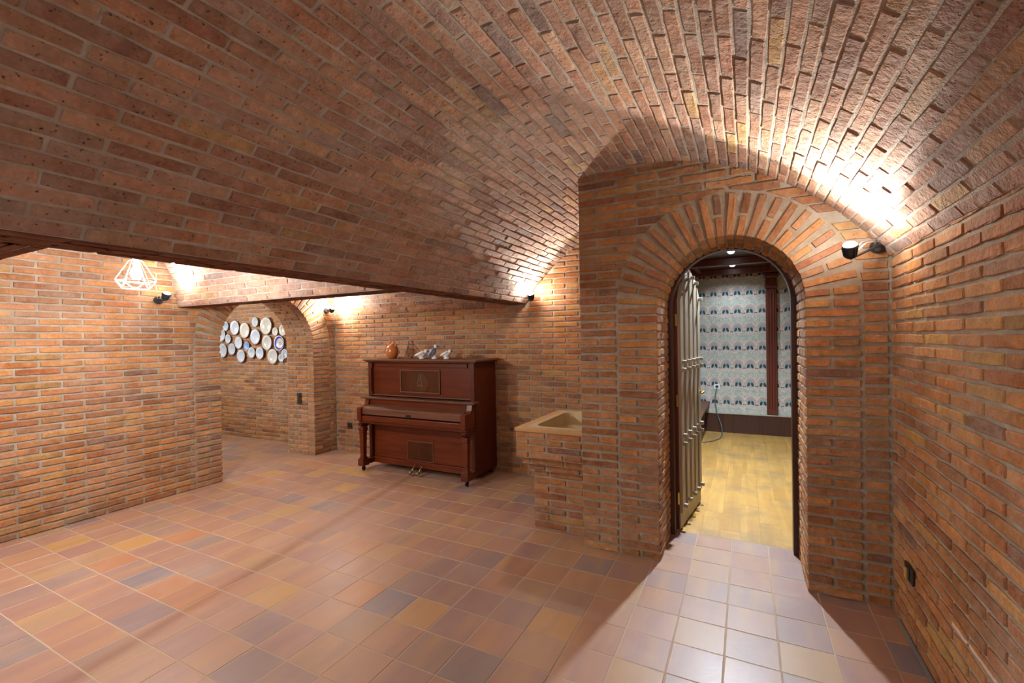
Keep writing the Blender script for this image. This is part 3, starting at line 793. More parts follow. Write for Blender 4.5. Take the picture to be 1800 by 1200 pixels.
for z in (0.18, 0.66, 0.725, 1.235, 1.295, None):
    for s in (0.055, 0.215, 0.375, 0.515, 0.665):
        zz = z if z else leaf_top(s)-0.09
        if pegme is None:
            bm = bmesh.new(); box(bm, -0.014, 0.014, -0.03, 0, -0.014, 0.014, 0.004); pegme = bpy.data.meshes.new('peg'); bm.to_mesh(pegme); bm.free(); pegme.materials.append(M['batten'])
        o = bpy.data.objects.new('peg', pegme); C.objects.link(o); o.parent = leaf; o.matrix_basis = lm @ Matrix.Translation((s, -0.025, zz))
bm = bmesh.new(); tube(bm, [lm @ Vector(p) for p in ((LW-0.05, -0.001, 1.0), (LW-0.05, -0.06, 1.0), (LW-0.17, -0.065, 1.0))], 0.010, 8)
lathe(bm, [(0.026, 0), (0.026, 0.008), (0.014, 0.014)], 16, lm @ frame((LW-0.05, -0.001, 1.0), (0, -1, 0)))
obj('door_handle', bm, M['brass'], leaf, True)
for z in (0.25, 1.0, 1.62):
    obj('hinge', tube(bmesh.new(), [(hx-0.004, hy-0.016, z-0.045), (hx-0.004, hy-0.016, z+0.045)], 0.009, 10), M['brass'], door)

# ------------------------------------------------------------------ lamps
def spot_lamp(base, wall_n, head, aim, label, power, glow=0.045, light=True):
    t = empty('spot_lamp', base, label, 'lamp', 'black wall spot lamps')
    b0 = Vector(base); n = Vector(wall_n); h = Vector(head); ax = Vector(aim).normalized()
    bm = bmesh.new(); lathe(bm, [(0.036, 0.0), (0.036, 0.022), (0.028, 0.030)], 20, frame(b0, n)); obj('wall_box', bm, M['black'], t)
    back = h-ax*0.066
    obj('arm', tube(bmesh.new(), [b0+n*0.025, b0+n*0.06, back-ax*0.012], 0.007, 8), M['black'], t, True)
    fm = frame(h, ax) @ Matrix.Scale(0.78, 4)
    bm = bmesh.new(); lathe(bm, [(0.012, -0.095), (0.026, -0.088), (0.030, -0.06), (0.041, -0.012), (0.044, -0.004), (0.044, 0.004), (0.038, 0.004), (0.037, -0.002)], 24, fm)
    hs = obj('housing', bm, M['housing'], t, True)
    bm = bmesh.new()
    for q in range(12):
        a = 2*PI*q/12; r2 = fm @ Matrix.Rotation(a, 4, 'Z')
        vs_ = [bm.verts.new(r2 @ Vector(p)) for p in ((0.028, -0.002, -0.085), (0.038, -0.002, -0.075), (0.047, -0.002, -0.012), (0.04, -0.002, -0.010), (0.028, 0.002, -0.085), (0.038, 0.002, -0.075), (0.047, 0.002, -0.012), (0.04, 0.002, -0.010))]
        bm.faces.new(vs_[:4]); bm.faces.new(vs_[7:3:-1])
        for e in range(4): bm.faces.new((vs_[e], vs_[4+e], vs_[4+(e+1) % 4], vs_[(e+1) % 4]))
    bmesh.ops.recalc_face_normals(bm, faces=bm.faces); obj('cooling_fins', bm, M['housing'], hs)
    bm = bmesh.new(); lathe(bm, [(0.0365, -0.002), (0.0365, 0.004), (0.031, 0.012), (0.020, 0.017), (0.001, 0.019)], 24, fm); obj('lens', bm, M['emit_warm'], t, True)
    bm = bmesh.new()
    for q, (dx, dz) in enumerate(((0.0, 0.02), (0.012, 0.035), (-0.012, 0.028))):
        side = n.cross(Vector((0, 0, 1)))
        tube(bm, [b0+n*0.02+side*dx, b0+n*0.05+side*dx*1.8+Vector((0, 0, dz)), (b0+back)/2+Vector((0, 0, 0.03+dz*0.6))+side*dx, back], 0.0018, 5)
    obj('lead_wires', bm, M['wire'], t, True)
    if light:
        for pw, ang_, bl in ((0.70, 92, 0.18), (0.22, 165, 0.5)):     # lens beam and spill of the same bulb
            l = cast(t, power*pw, WARM, 'SPOT', spot_size=math.radians(ang_), spot_blend=bl, shadow_soft_size=0.03)
            l.matrix_parent_inverse = Matrix.Translation(b0).inverted()
            l.matrix_basis = frame(h+ax*0.024, -ax)
        l = cast(t, power*glow, WARM, 'POINT', shadow_soft_size=0.03); l.matrix_parent_inverse = Matrix.Translation(b0).inverted(); l.matrix_basis = Matrix.Translation(h+ax*0.055)   # side glow of the bulb
    return t
spot_lamp((0.645, YP-0.006, 1.965), nY, (0.477, 2.837, 1.944), (-0.12, -0.60, 0.79), 'black spot lamp with loose white wires beside the doorway arch', P_SPOT)
spot_lamp((-2.06, YB-0.006, 1.955), nY, (-2.005, 4.36, 1.965), (0.10, -0.60, 0.79), 'black spot lamp on the brick wall above the piano at the beam end', P_SPOT*1.35, 0.07)
spot_lamp((XL+0.006, 2.36, 1.925), X_, (-4.92, 2.375, 1.985), (0.55, 0.0, 0.83), 'dark finned spot lamp on the left wall beside the wire pendant', P_SPOT*0.45)
spot_lamp((XL+0.006, 4.35, 1.915), X_, (-4.90, 4.32, 1.945), (0.60, -0.25, 0.76), 'dark spot lamp on the left wall above the arch with plates', P_SPOT*1.45, 0.13)

# pendants with a wire cage
def pendant(px, py, zt, label, power):
    zo = 0.0
    pd = empty('pendant_lamp', (px, py, zt), label, 'lamp', 'wire cage pendant lamps')
    obj('cord', tube(bmesh.new(), [(px, py, zt-0.01), (px, py, 2.13)], 0.004, 6), M['wire'], pd)
    bm = bmesh.new(); lathe(bm, [(0.05, zt-0.004), (0.045, zt-0.025), (0.012, zt-0.04)], 20, Matrix.Translation((px, py, 0))); obj('ceiling_rose', bm, M['white'], pd)
    bm = bmesh.new(); lathe(bm, [(0.020, 2.06), (0.020, 2.12), (0.008, 2.135)], 16, Matrix.Translation((px, py, 0))); obj('bulb_socket', bm, M['white'], pd, True)
    NS = 6; bm = bmesh.new()
    def rp(r, z, a): return (px+r*math.cos(a), py+r*math.sin(a), z)
    aa = [2*PI*i/NS+0.2 for i in range(NS)]
    for a, a2 in zip(aa, aa[1:]+aa[:1]):
        am = (a+(a2 if a2 > a else a2+2*PI))/2
        for p, q in ((rp(0.036, 2.085, a), rp(0.036, 2.085, a2)), (rp(0.036, 2.085, a), rp(0.115, 1.945, a)), (rp(0.115, 1.945, a), rp(0.115, 1.945, a2)), (rp(0.115, 1.945, a), rp(0.086, 1.893, am)), (rp(0.115, 1.945, a2), rp(0.086, 1.893, am)), (rp(0.086, 1.893, am), rp(0.086, 1.893, am+2*PI/NS))):
            tube(bm, [p, q], 0.0028, 6)
    obj('wire_cage', bm, M['wire'], pd)
    bm = bmesh.new(); lathe(bm, [(0.012, 2.06), (0.017, 2.04), (0.030, 2.015), (0.034, 1.99), (0.028, 1.968), (0.010, 1.957)], 20, Matrix.Translation((px, py, 0))); obj('bulb', bm, M['emit_warm'], pd, True)
    l = cast(pd, power, NEUTRAL, 'POINT', shadow_soft_size=0.05); l.location = (0, 0, 1.925-zt)
pendant(-3.775, 1.635, 2.76, 'bright bulb in white geometric wire cage hanging beyond the long brick beam', P_PENDANT)
pendant(-3.775, -0.355, 2.76, 'unseen fill lamp, a wire cage pendant in the left bay behind the viewer', P_FILLPEND)  # fill pendant added out of view to brighten the left bay
pendant(-6.85, 3.05, 2.6, 'unseen fill lamp, a wire cage pendant in the passage behind the left wall', P_FILLPEND*0.8)  # added out of view to brighten the passage and its plates
pendant(-0.72, -1.6, 2.655, 'unseen fill lamp, a wire cage pendant in the main vault behind the viewer', P_MAINFILL)  # added out of view as soft fill for the main vault

# recessed downlights of the far room
def downlight(x, y, label, power):
    t = empty('downlight', (x, y, RZ), label, 'lamp', 'recessed ceiling downlights')
    bm = bmesh.new(); lathe(bm, [(0.052, -0.001), (0.052, -0.008), (0.040, -0.010), (0.038, -0.002)], 24, Matrix.Translation((x, y, RZ))); obj('bezel', bm, M['white'], t, True)
    bm = bmesh.new(); lathe(bm, [(0.036, -0.006), (0.034, -0.016), (0.026, -0.026), (0.012, -0.031), (0.001, -0.032)], 24, Matrix.Translation((x, y, RZ))); obj('lens', bm, M['emit_cool'], t, True)
    l = cast(t, power, COOL, 'SPOT', spot_size=math.radians(150), spot_blend=0.6, shadow_soft_size=0.035); l.location = (0, 0, -0.04)
downlight(-0.14, 6.04, 'bright round downlight in the dark wooden ceiling, nearer of two seen', P_DOWN)
downlight(-0.15, 7.19, 'small round downlight in the dark wooden ceiling near the wallpaper', P_DOWN*0.5)
downlight(-0.22, 4.72, 'round downlight in the wooden ceiling hidden just behind the door arch', P_DOWN*6.2)

# fill lamps added out of view behind the viewer, and one in the passage
spot_lamp((0.645, YR+0.006, 1.965), Y_, (0.50, YR+0.155, 1.972), (0.0, 0.60, 0.80), 'unseen fill lamp, a black spot on the wall behind the viewer at the right', P_FILLSPOT)
spot_lamp((-1.98, YR+0.006, 1.955), Y_, (-1.95, YR+0.14, 1.965), (0.10, 0.60, 0.79), 'unseen fill lamp, a black spot on the wall behind the viewer near the beam', P_FILLSPOT)
spot_lamp((XL+0.006, -0.4, 1.925), X_, (-4.92, -0.4, 1.985), (0.55, 0.0, 0.83), 'unseen fill lamp, a dark spot on the left wall behind the viewer', P_FILLSPOT*1.2)
spot_lamp((-9.194, 3.6, 1.95), X_, (-9.05, 3.6, 2.0), (0.6, 0.0, 0.8), 'unseen fill lamp, a spot on the far end wall of the passage', P_FILLSPOT*1.8)  # added out of view, more fill for the passage

# ------------------------------------------------------------------ piano
pn = empty('upright_piano', (-3.25, 4.25, 0), 'old dark mahogany upright piano standing against the back brick wall', 'piano')
x0, x1, yf, yb = -3.985, -2.51, 4.04, 4.475
MH, MV, MT, TW = M['mahogany'], M['mahogany_v'], M['mahogany_top'], M['trimwood']
def part(name, mat, *boxes, parent=None, bev=0.004, smooth=False):
    bm = bmesh.new()
    for b_ in boxes: box(bm, *b_, bev=bev)
    return obj(name, bm, mat, parent or pn, smooth)
part('side_panel', MV, (x0, x0+0.045, yf-0.02, yb, 0.06, 1.245)); part('side_panel', MV, (x1-0.045, x1, yf-0.02, yb, 0.06, 1.245))
part('back_board', MV, (x0+0.046, x1-0.046, yb-0.03, yb, 0.06, 1.245))
lid = part('lid', MT, (x0-0.05, x1+0.05, 3.985, yb+0.005, 1.262, 1.285), bev=0.008)
part('lid_moulding', MH, (x0-0.025, x1+0.025, 4.005, yb, 1.246, 1.261), parent=lid)
up = part('upper_panel', MH, (x0+0.046, x1-0.046, yf+0.02, yf+0.045, 0.86, 1.244))
part('top_rail', MH, (x0+0.10, x1-0.10, yf+0.004, yf+0.019, 1.195, 1.24), parent=up)
fr = part('panel_frame', TW, (-3.525, -2.965, yf+0.006, yf+0.019, 1.15, 1.166), (-3.525, -2.965, yf+0.006, yf+0.019, 0.902, 0.918), (-3.525, -3.509, yf+0.006, yf+0.019, 0.918, 1.15), (-2.981, -2.965, yf+0.006, yf+0.019, 0.918, 1.15), parent=up)
part('inset_panel', M['burl'], (-3.508, -2.982, yf+0.014, yf+0.0195, 0.919, 1.149), parent=up, bev=0.001)
bm = bmesh.new(); cx, cz = -3.245, 1.025
tube(bm, [(cx-0.028, yf+0.013, cz-0.03), (cx-0.03, yf+0.013, cz+0.005), (cx-0.012, yf+0.013, cz+0.03), (cx-0.006, yf+0.013, cz+0.085)], 0.0035, 6)
tube(bm, [(cx+0.028, yf+0.013, cz-0.03), (cx+0.03, yf+0.013, cz+0.005), (cx+0.012, yf+0.013, cz+0.03), (cx+0.006, yf+0.013, cz+0.085)], 0.0035, 6)
tube(bm, [(cx-0.04, yf+0.013, cz-0.045), (cx, yf+0.013, cz-0.03), (cx+0.04, yf+0.013, cz-0.045)], 0.005, 6)
for q in (-0.01, 0, 0.01): tube(bm, [(cx+q, yf+0.013, cz-0.035), (cx+q*0.6, yf+0.013, cz+0.08)], 0.0012, 5)
obj('lyre_inlay', bm, M['inlay'], up)
bm = bmesh.new(); lathe(bm, [(0.001, 0.0), (0.10, 0.0), (0.10, 0.002)], 28, Matrix.Translation((cx, yf+0.0138, cz)) @ Matrix.Rotation(PI/2, 4, 'X') @ Matrix.Diagonal((1.3, 1.05, 1.0, 1.0))); obj('oval_veneer', bm, M['burl2'], up)
for xa in (x0+0.005, x1-0.055):
    p_ = part('pilaster', MV, (xa+0.008, xa+0.042, yf-0.005, yf+0.019, 0.90, 1.18))
    part('pilaster_block', MH, (xa, xa+0.05, yf-0.015, yf+0.019, 0.855, 0.90), parent=p_); part('pilaster_block', MH, (xa, xa+0.05, yf-0.015, yf+0.019, 1.18, 1.244), parent=p_)
part('music_shelf', MT, (x0-0.045, x1+0.035, 3.945, yf+0.02, 0.825, 0.847), bev=0.005)
part('shelf_rail', TW, (x0+0.05, x1-0.05, yf-0.01, yf+0.0185, 0.858, 0.872))
part('name_board', MH, (x0+0.046, x1-0.046, 3.985, 4.02, 0.70, 0.824))
fb = bmesh.new()
prof = [(3.862, 0.660), (3.862, 0.722), (3.872, 0.735), (3.98, 0.758), (3.98, 0.660)]
rows = [[(xx, y, z) for y, z in prof+prof[:1]] for xx in (x0+0.06, x1-0.06)]
fb = grid_mesh(rows); fb.faces.new([v for v in fb.verts if abs(v.co.x-(x0+0.06)) < 1e-5][:5]); 
bmesh.ops.remove_doubles(fb, verts=fb.verts, dist=1e-5); bmesh.ops.holes_fill(fb, edges=fb.edges); bmesh.ops.recalc_face_normals(fb, faces=fb.faces)
fall = obj('keyboard_lid', fb, MT, pn)
part('lock_plate', M['iron'], (-3.29, -3.22, 3.857, 3.861, 0.655, 0.69), parent=fall, bev=0.001)
part('key_slip', MH, (x0+0.06, x1-0.06, 3.848, 3.985, 0.585, 0.645), bev=0.006)
part('key_bed', MV, (x0+0.0, x1-0.0, 3.865, 4.05, 0.555, 0.584))
for xa in (x0, x1-0.058):
    bm = bmesh.new()
    pr_ = [(4.035, 0.586), (3.835, 0.586), (3.835, 0.725), (3.85, 0.738), (3.93, 0.738), (3.955, 0.76), (3.972, 0.823), (4.035, 0.823)]
    bm = grid_mesh([[(xx, y, z) for y, z in pr_+pr_[:1]] for xx in (xa, xa+0.058)])
    bmesh.ops.remove_doubles(bm, verts=bm.verts, dist=1e-5); bmesh.ops.holes_fill(bm, edges=bm.edges); bmesh.ops.recalc_face_normals(bm, faces=bm.faces)
    arm = obj('cheek', bm, MH, pn)
    bm = bmesh.new()
    pr_ = [(3.845, 0.555), (3.845, 0.535), (3.87, 0.51), (3.93, 0.50), (3.99, 0.53), (4.02, 0.555)]
    bm = grid_mesh([[(xx, y, z) for y, z in pr_+pr_[:1]] for xx in (xa+0.004, xa+0.054)])
    bmesh.ops.remove_doubles(bm, verts=bm.verts, dist=1e-5); bmesh.ops.holes_fill(bm, edges=bm.edges); bmesh.ops.recalc_face_normals(bm, faces=bm.faces)
    obj('bracket', bm, MV, arm)
    # leg: capital, tapering square column, base, then the toe block and its caster
    bm = bmesh.new(); cx, cy = xa+0.03, 3.895
    for (h0, h1, a, b_) in ((0.165, 0.452, 0.024, 0.030),):
        V = [[bm.verts.new((cx+sx*a_, cy+sy*a_, h)) for sx, sy in ((-1, -1), (1, -1), (1, 1), (-1, 1))] for h, a_ in ((h0, a), (h1, b_))]
        for i in range(4): bm.faces.new((V[0][i], V[0][(i+1) % 4], V[1][(i+1) % 4], V[1][i]))
        bm.faces.new(V[0][::-1]); bm.faces.new(V[1])
    leg = obj('leg', bm, MH, pn)
    part('capital', MH, (cx-0.040, cx+0.040, cy-0.04, cy+0.04, 0.475, 0.499), (cx-0.034, cx+0.034, cy-0.034, cy+0.034, 0.453, 0.475), parent=leg)
    part('leg_base', MH, (cx-0.036, cx+0.036, cy-0.036, cy+0.036, 0.135, 0.150), (cx-0.030, cx+0.030, cy-0.03, cy+0.03, 0.150, 0.165), parent=leg)
    toe = part('toe_block', MH, (cx-0.042, cx+0.042, 3.845, 3.945, 0.060, 0.134), (cx-0.036, cx+0.036, 3.945, 4.06, 0.068, 0.128), bev=0.005)
    bm = bmesh.new(); lathe(bm, [(0.022, -0.011), (0.026, -0.005), (0.026, 0.005), (0.022, 0.011)], 18, Matrix.Translation((cx, cy, 0.026)) @ Matrix.Rotation(PI/2, 4, 'Y'))
    tube(bm, [(cx, cy, 0.03), (cx, cy, 0.062)], 0.010, 8); obj('caster', bm, M['iron'], toe, True)
lp = part('lower_panel', MH, (x0+0.046, x1-0.046, yf+0.018, yf+0.04, 0.135, 0.554))
part('lower_frame', TW, (-3.44, -3.07, yf+0.010, yf+0.017, 0.352, 0.364), (-3.44, -3.07, yf+0.010, yf+0.017, 0.137, 0.145), (-3.44, -3.43, yf+0.010, yf+0.017, 0.145, 0.352), (-3.08, -3.07, yf+0.010, yf+0.017, 0.145, 0.352), parent=lp, bev=0.002)
part('lower_inset', M['burl'], (-3.429, -3.081, yf+0.0145, yf+0.0175, 0.146, 0.351), parent=lp, bev=0.001)
part('bottom_rail', MH, (x0+0.046, x1-0.046, yf+0.0, yf+0.04, 0.065, 0.134))
for xa in (-3.30, -3.20):
    bm = bmesh.new(); tube(bm, [(xa, yf-0.001, 0.10), (xa, yf-0.03, 0.095), (xa, yf-0.06, 0.07), (xa, yf-0.085, 0.045)], [0.006, 0.007, 0.009, 0.012], 8); tube(bm, [(xa, yf-0.08, 0.043), (xa, yf-0.12, 0.038)], [0.012, 0.020], 8)
    obj('pedal', bm, M['old_brass'], pn, True)
for xa in (x0+0.06, x1-0.06):
    bm = bmesh.new(); lathe(bm, [(0.024, -0.011), (0.028, -0.004), (0.028, 0.004), (0.024, 0.011)], 18, Matrix.Translation((xa, yb-0.05, 0.028)) @ Matrix.Rotation(PI/2, 4, 'Y')); tube(bm, [(xa, yb-0.05, 0.03), (xa, yb-0.05, 0.062)], 0.010, 8)
    obj('rear_caster', bm, M['iron'], pn, True)

# things on the piano
LZ = 1.2855
jx, jy = -3.742, 4.17
jug = empty('clay_jug', (jx, jy, LZ), 'small round glazed orange clay jug with ring handle on the piano', 'jug')
bm = bmesh.new(); lathe(bm, [(0.042, 0.0), (0.054, 0.010), (0.071, 0.045), (0.076, 0.088), (0.066, 0.130), (0.042, 0.157), (0.024, 0.167), (0.02, 0.175)], 28, Matrix.Translation((jx, jy, LZ))); obj('body', bm, M['clay'], jug, True)
bm = bmesh.new(); tube(bm, [(jx-0.036, jy, LZ+0.152), (jx-0.034, jy, LZ+0.188), (jx-0.014, jy, LZ+0.213), (jx+0.014, jy, LZ+0.213), (jx+0.034, jy, LZ+0.188), (jx+0.036, jy, LZ+0.152)], 0.0085, 8); obj('ring_handle', bm, M['clay'], jug, True)
bm = bmesh.new(); lathe(bm, [(0.016, 0.0), (0.013, 0.03), (0.017, 0.045)], 14, frame((jx+0.052, jy-0.01, LZ+0.130), (0.6, -0.1, 0.8))); obj('spout', bm, M['clay'], jug, True)
bm = bmesh.new(); lathe(bm, [(0.012, 0.0), (0.008, 0.03), (0.009, 0.04)], 12, frame((jx-0.055, jy-0.01, LZ+0.128), (-0.7, -0.1, 0.7))); obj('drinking_spout', bm, M['clay'], jug, True)
st = empty('plate_stand', (-3.48, 4.17, LZ), 'empty dark iron wire plate stand between the jug and figurines', 'plate stand')
bm = bmesh.new(); sx_, sy_ = -3.48, 4.17
for s in (-1, 1):
    tube(bm, [(sx_+s*0.10, sy_-0.07, LZ+0.03), (sx_+s*0.085, sy_-0.085, LZ+0.006), (sx_+s*0.07, sy_-0.06, LZ+0.022), (sx_+s*0.06, sy_-0.03, LZ+0.006), (sx_+s*0.052, sy_, LZ+0.06), (sx_+s*0.03, sy_+0.03, LZ+0.205)], 0.0035, 6)
obj('easel_legs', bm, M['iron'], st, True)
bm = bmesh.new(); tube(bm, [(sx_-0.03, sy_+0.03, LZ+0.205), (sx_+0.03, sy_+0.03, LZ+0.205)], 0.0035, 6); obj('crossbar', bm, M['iron'], st, True); bm = bmesh.new(); tube(bm, [(sx_-0.046, sy_+0.012, LZ+0.10), (sx_+0.046, sy_+0.012, LZ+0.10)], 0.003, 6); obj('crossbar', bm, M['iron'], st, True)
bm = bmesh.new(); tube(bm, [(sx_, sy_+0.03, LZ+0.205), (sx_+0.06, sy_+0.10, LZ+0.09), (sx_+0.09, sy_+0.14, LZ+0.004)], 0.0035, 6); obj('rear_leg', bm, M['iron'], st, True)
def bird(x, y, label, rot, tilt, blue, s=1.0):
    t = empty('bird_figurine', (x, y, LZ), label, 'figurine', 'porcelain bird figurines on the piano')
    mm = Matrix.Translation((x, y, LZ)) @ Matrix.Rotation(rot, 4, 'Z')
    body = M['porcelain_blue'] if blue else M['porcelain']
    up_ = Vector((math.cos(tilt), 0, math.sin(tilt)))
    b0 = Vector((-0.055, 0, 0.028))*s
    P_ = [mm @ (b0+up_*q*s) for q in (0.0, 0.02, 0.050, 0.075, 0.090)]
    bm = bmesh.new(); tube(bm, P_, [0.008*s, 0.024*s, 0.030*s, 0.024*s, 0.010*s], 14); obj('body', bm, body, t, True)
    hd = mm @ (b0+up_*0.092*s+Vector((0.004, 0, 0.016))*s)
    bm = bmesh.new(); lathe(bm, [(0.004*s, -0.02*s), (0.014*s, -0.012*s), (0.018*s, 0.0), (0.013*s, 0.012*s), (0.003*s, 0.018*s)], 14, Matrix.Translation(hd)); obj('head', bm, M['porcelain'], t, True)
    bd = (mm.to_3x3() @ Vector((1, 0, -0.1)))
    bm = bmesh.new(); lathe(bm, [(0.006*s, 0.014*s), (0.0008, 0.036*s)], 10, frame(hd, bd)); obj('beak', bm, M['iron'], t)
    for sgn in (-1, 1):
        bm = bmesh.new(); tube(bm, [mm @ (b0+up_*q*s+Vector((0, sgn*w_, 0.006))*s) for q, w_ in ((0.08, 0.024), (0.045, 0.030), (0.0, 0.022), (-0.03, 0.012))], [0.006*s, 0.012*s, 0.010*s, 0.003*s], 8); obj('wing', bm, body, t, True)
    bm = bmesh.new(); lathe(bm, [(0.028*s, 0.0), (0.030*s, 0.006*s), (0.018*s, 0.018*s), (0.010*s, 0.03*s)], 14, mm @ Matrix.Translation((-0.005*s, 0, 0.0005))); obj('foot', bm, M['porcelain'], t, True)
bird(-3.275, 4.15, 'white porcelain bird, leftmost of the three on the piano lid', 0.1, 0.28, False, 1.25)
bird(-3.09, 4.14, 'blue and white porcelain bird standing upright on the piano lid', 0.2, 0.90, True, 1.2)
bird(-2.92, 4.13, 'white porcelain bird, rightmost of the three on the piano lid', -0.2, 0.30, False, 1.25)

# ------------------------------------------------------------------ brick sink
sk = empty('brick_sink', (-1.34, 3.7, 0), 'brick-built wash basin with stone top beside the doorway pier', 'sink')
SX0, SX1, SY0, SY1 = -1.615, XP-0.004, 3.17, 4.15
bm = bmesh.new()
box(bm, -1.518+MR, SX1, 3.29+MR, 4.10, 0.0, 0.46); box(bm, -1.55+MR, SX1, 3.255+MR, 4.12, 0.46, 0.5175); box(bm, -1.583+MR, SX1, 3.215+MR, 4.14, 0.5175, 0.575)
box(bm, SX0+MR, SX1, SY0+MR, SY0+0.10, 0.575, 0.778); box(bm, SX0+MR, SX0+0.08, SY0+0.10, SY1, 0.575, 0.778); box(bm, SX0+0.08, SX1, SY1-0.08, SY1, 0.575, 0.778); box(bm, SX0+0.08, SX1, SY0+0.10, SY1-0.08, 0.575, 0.60)
obj('masonry_core', bm, M['mortar'], sk)
pcs = Pieces('brick', 'brick', 91); occ()
def course_box(xl, yfr, ybk, v0, v1, st, pitch=PITCH_C, bh=BH):
    lay(pcs, (0, yfr, 0), X_, Z_, nY, xl, SX1, v0, v1, start=st, D=0.05, pitch=pitch, bh=bh)
    lay(pcs, (xl, 0, 0), nY, Z_, nX, -ybk, -yfr-0.052, v0, v1, start=st+0.1, D=0.05, pitch=pitch, bh=bh)
course_box(-1.518, 3.29, 4.10, 0.0, 0.46, 0.0); course_box(-1.55, 3.255, 4.12, 0.46, 0.5175, 0.12); course_box(-1.583, 3.215, 4.14, 0.5175, 0.575, 0.2)
course_box(SX0, SY0, SY1, 0.575, 0.779, 0.16, 0.051, 0.0415)
for e in pcs.L: e[2] = e[2]-np.array([-1.34, 3.7, 0])
OCC[:] = []
print('sink', pcs.emit(sk, 300, 10))
def rrect(x0, x1, y0, y1, r, n=6):
    pts = []
    for cx, cy, a0 in ((x1-r, y1-r, 0), (x0+r, y1-r, PI/2), (x0+r, y0+r, PI), (x1-r, y0+r, 1.5*PI)):
        for i in range(n+1): pts.append((cx+r*math.cos(a0+PI/2*i/n), cy+r*math.sin(a0+PI/2*i/n)))
    return pts
def rings_mesh(loops, close_last=True):
    bm = bmesh.new(); V = [[bm.verts.new(p) for p in L_] for L_ in loops]; n = len(V[0])
    for a, b_ in zip(V, V[1:]):
        for j in range(n): bm.faces.new((a[j], a[(j+1) % n], b_[(j+1) % n], b_[j]))
    if close_last: bm.faces.new(V[-1])
    bmesh.ops.recalc_face_normals(bm, faces=bm.faces); return bm
def lp_(rr, z): return [(x, y, z) for x, y in rr]
o1 = rrect(SX0-0.002, SX1, SY0-0.002, SY1, 0.004); o2 = rrect(SX0+0.07, SX1-0.01, SY0+0.068, SY1-0.09, 0.03)
obj('ledge', rings_mesh([lp_(o1, 0.780), lp_(o1, 0.801), lp_(o2, 0.803), lp_(o2, 0.780)], False), M['ledge'], sk)
b1 = rrect(SX0+0.072, SX1-0.012, SY0+0.07, SY1-0.092, 0.03); b2 = rrect(SX0+0.118, SX1-0.03, SY0+0.125, SY1-0.14, 0.07); b3 = rrect(SX0+0.15, SX1-0.06, SY0+0.17, SY1-0.19, 0.08); b4 = rrect(SX0+0.19, SX1-0.1, SY0+0.22, SY1-0.25, 0.09)
obj('basin', rings_mesh([lp_(b1, 0.782), lp_(b1, 0.806), lp_(b2, 0.804), lp_(b3, 0.70), lp_(b4, 0.655)], True), M['basin'], sk)
bm = bmesh.new(); lathe(bm, [(0.03, 0.0), (0.03, 0.004), (0.02, 0.003)], 18, Matrix.Translation((-1.33, 3.62, 0.6555))); obj('drain', bm, M['iron'], sk)

# ------------------------------------------------------------------ sockets, switch, cable
def wall_plate(name, label, cat, O, U, N, w_, mods, mat='brown'):
    """mods: list of module kinds stacked downward from the top"""
    t = empty(name, O, label, cat, 'wall sockets' if cat == 'socket' else None)
    O, U, N = Vector(O), Vector(U), Vector(N); V = Vector((0, 0, 1)); h = 0.075*len(mods)
    mm = Matrix(((U.x, V.x, N.x, O.x), (U.y, V.y, N.y, O.y), (U.z, V.z, N.z, O.z), (0, 0, 0, 1)))
    def bx(name, mt, x0, x1, y0, y1, z0, z1, par=None, bev=0.002):
        bm = B(x0, x1, y0, y1, z0, z1, bev); bm.transform(mm); return obj(name, bm, M[mt], par or t)
    bx('cover_plate', mat, -w_/2, w_/2, -h/2, h/2, 0.003, 0.012)
    for i, k in enumerate(mods):
        zc = h/2-0.0375-0.075*i
        if k == 'switch': bx('rocker', 'black', -0.022, 0.022, zc-0.026, zc+0.026, 0.0122, 0.019)
        elif k == 'open':
            bx('open_module', 'black', -0.024, 0.024, zc-0.03, zc+0.03, 0.0122, 0.016); bx('contact_block', 'chip', -0.012, 0.012, zc-0.024, zc+0.024, 0.0162, 0.026)
        else:
            bm = bmesh.new(); lathe(bm, [(0.022, 0.0121), (0.022, 0.0150), (0.019, 0.0150), (0.017, 0.0125)], 18, mm @ Matrix.Translation((0, zc, 0))); obj('socket_well', bm, M['black'], t)
            bm = bmesh.new()
            for s in (-0.0095, 0.0095): lathe(bm, [(0.0028, 0.0125), (0.0028, 0.0135)], 8, mm @ Matrix.Translation((s, zc, 0)))
            obj('pin_holes', bm, M['iron'], t)
    return t
wall_plate('wall_socket', 'small square brown socket on the back wall left of the piano', 'socket', (-4.806, YB, 0.35), X_, nY, 0.075, ['socket'])
wall_plate('light_switch', 'tall brown switch and socket plate on the arch jamb', 'switch', (-5.333, 4.13, 0.745), X_, nY, 0.075, ['switch', 'socket'])
wall_plate('wall_socket', 'damaged black socket with bare contacts low on the right wall', 'socket', (XR, 2.817, 0.335), nY, nX, 0.12, ['open'], 'black')
wall_plate('wall_socket', 'white socket on the wallpaper above the bench end', 'socket', (-0.40, RY1, 0.70), X_, nY, 0.08, ['socket'], 'white')
cb = tag(obj('cable', tube(bmesh.new(), [(-0.40, RY1-0.03, 0.69), (-0.42, RY1-0.06, 0.60), (-0.43, RY1-0.06, 0.50), (-0.40, RY1-0.08, 0.30), (-0.34, RY1-0.12, 0.12), (-0.32, RY1-0.25, 0.02), (-0.34, RY1-0.55, 0.009), (-0.42, RY1-0.75, 0.009), (-0.50, RY1-0.85, 0.009), (-0.555, RY1-0.9, 0.009)], 0.007, 8), M['cable'], None, True), 'dark grey cable looping from the white socket down to the floor', 'cable')

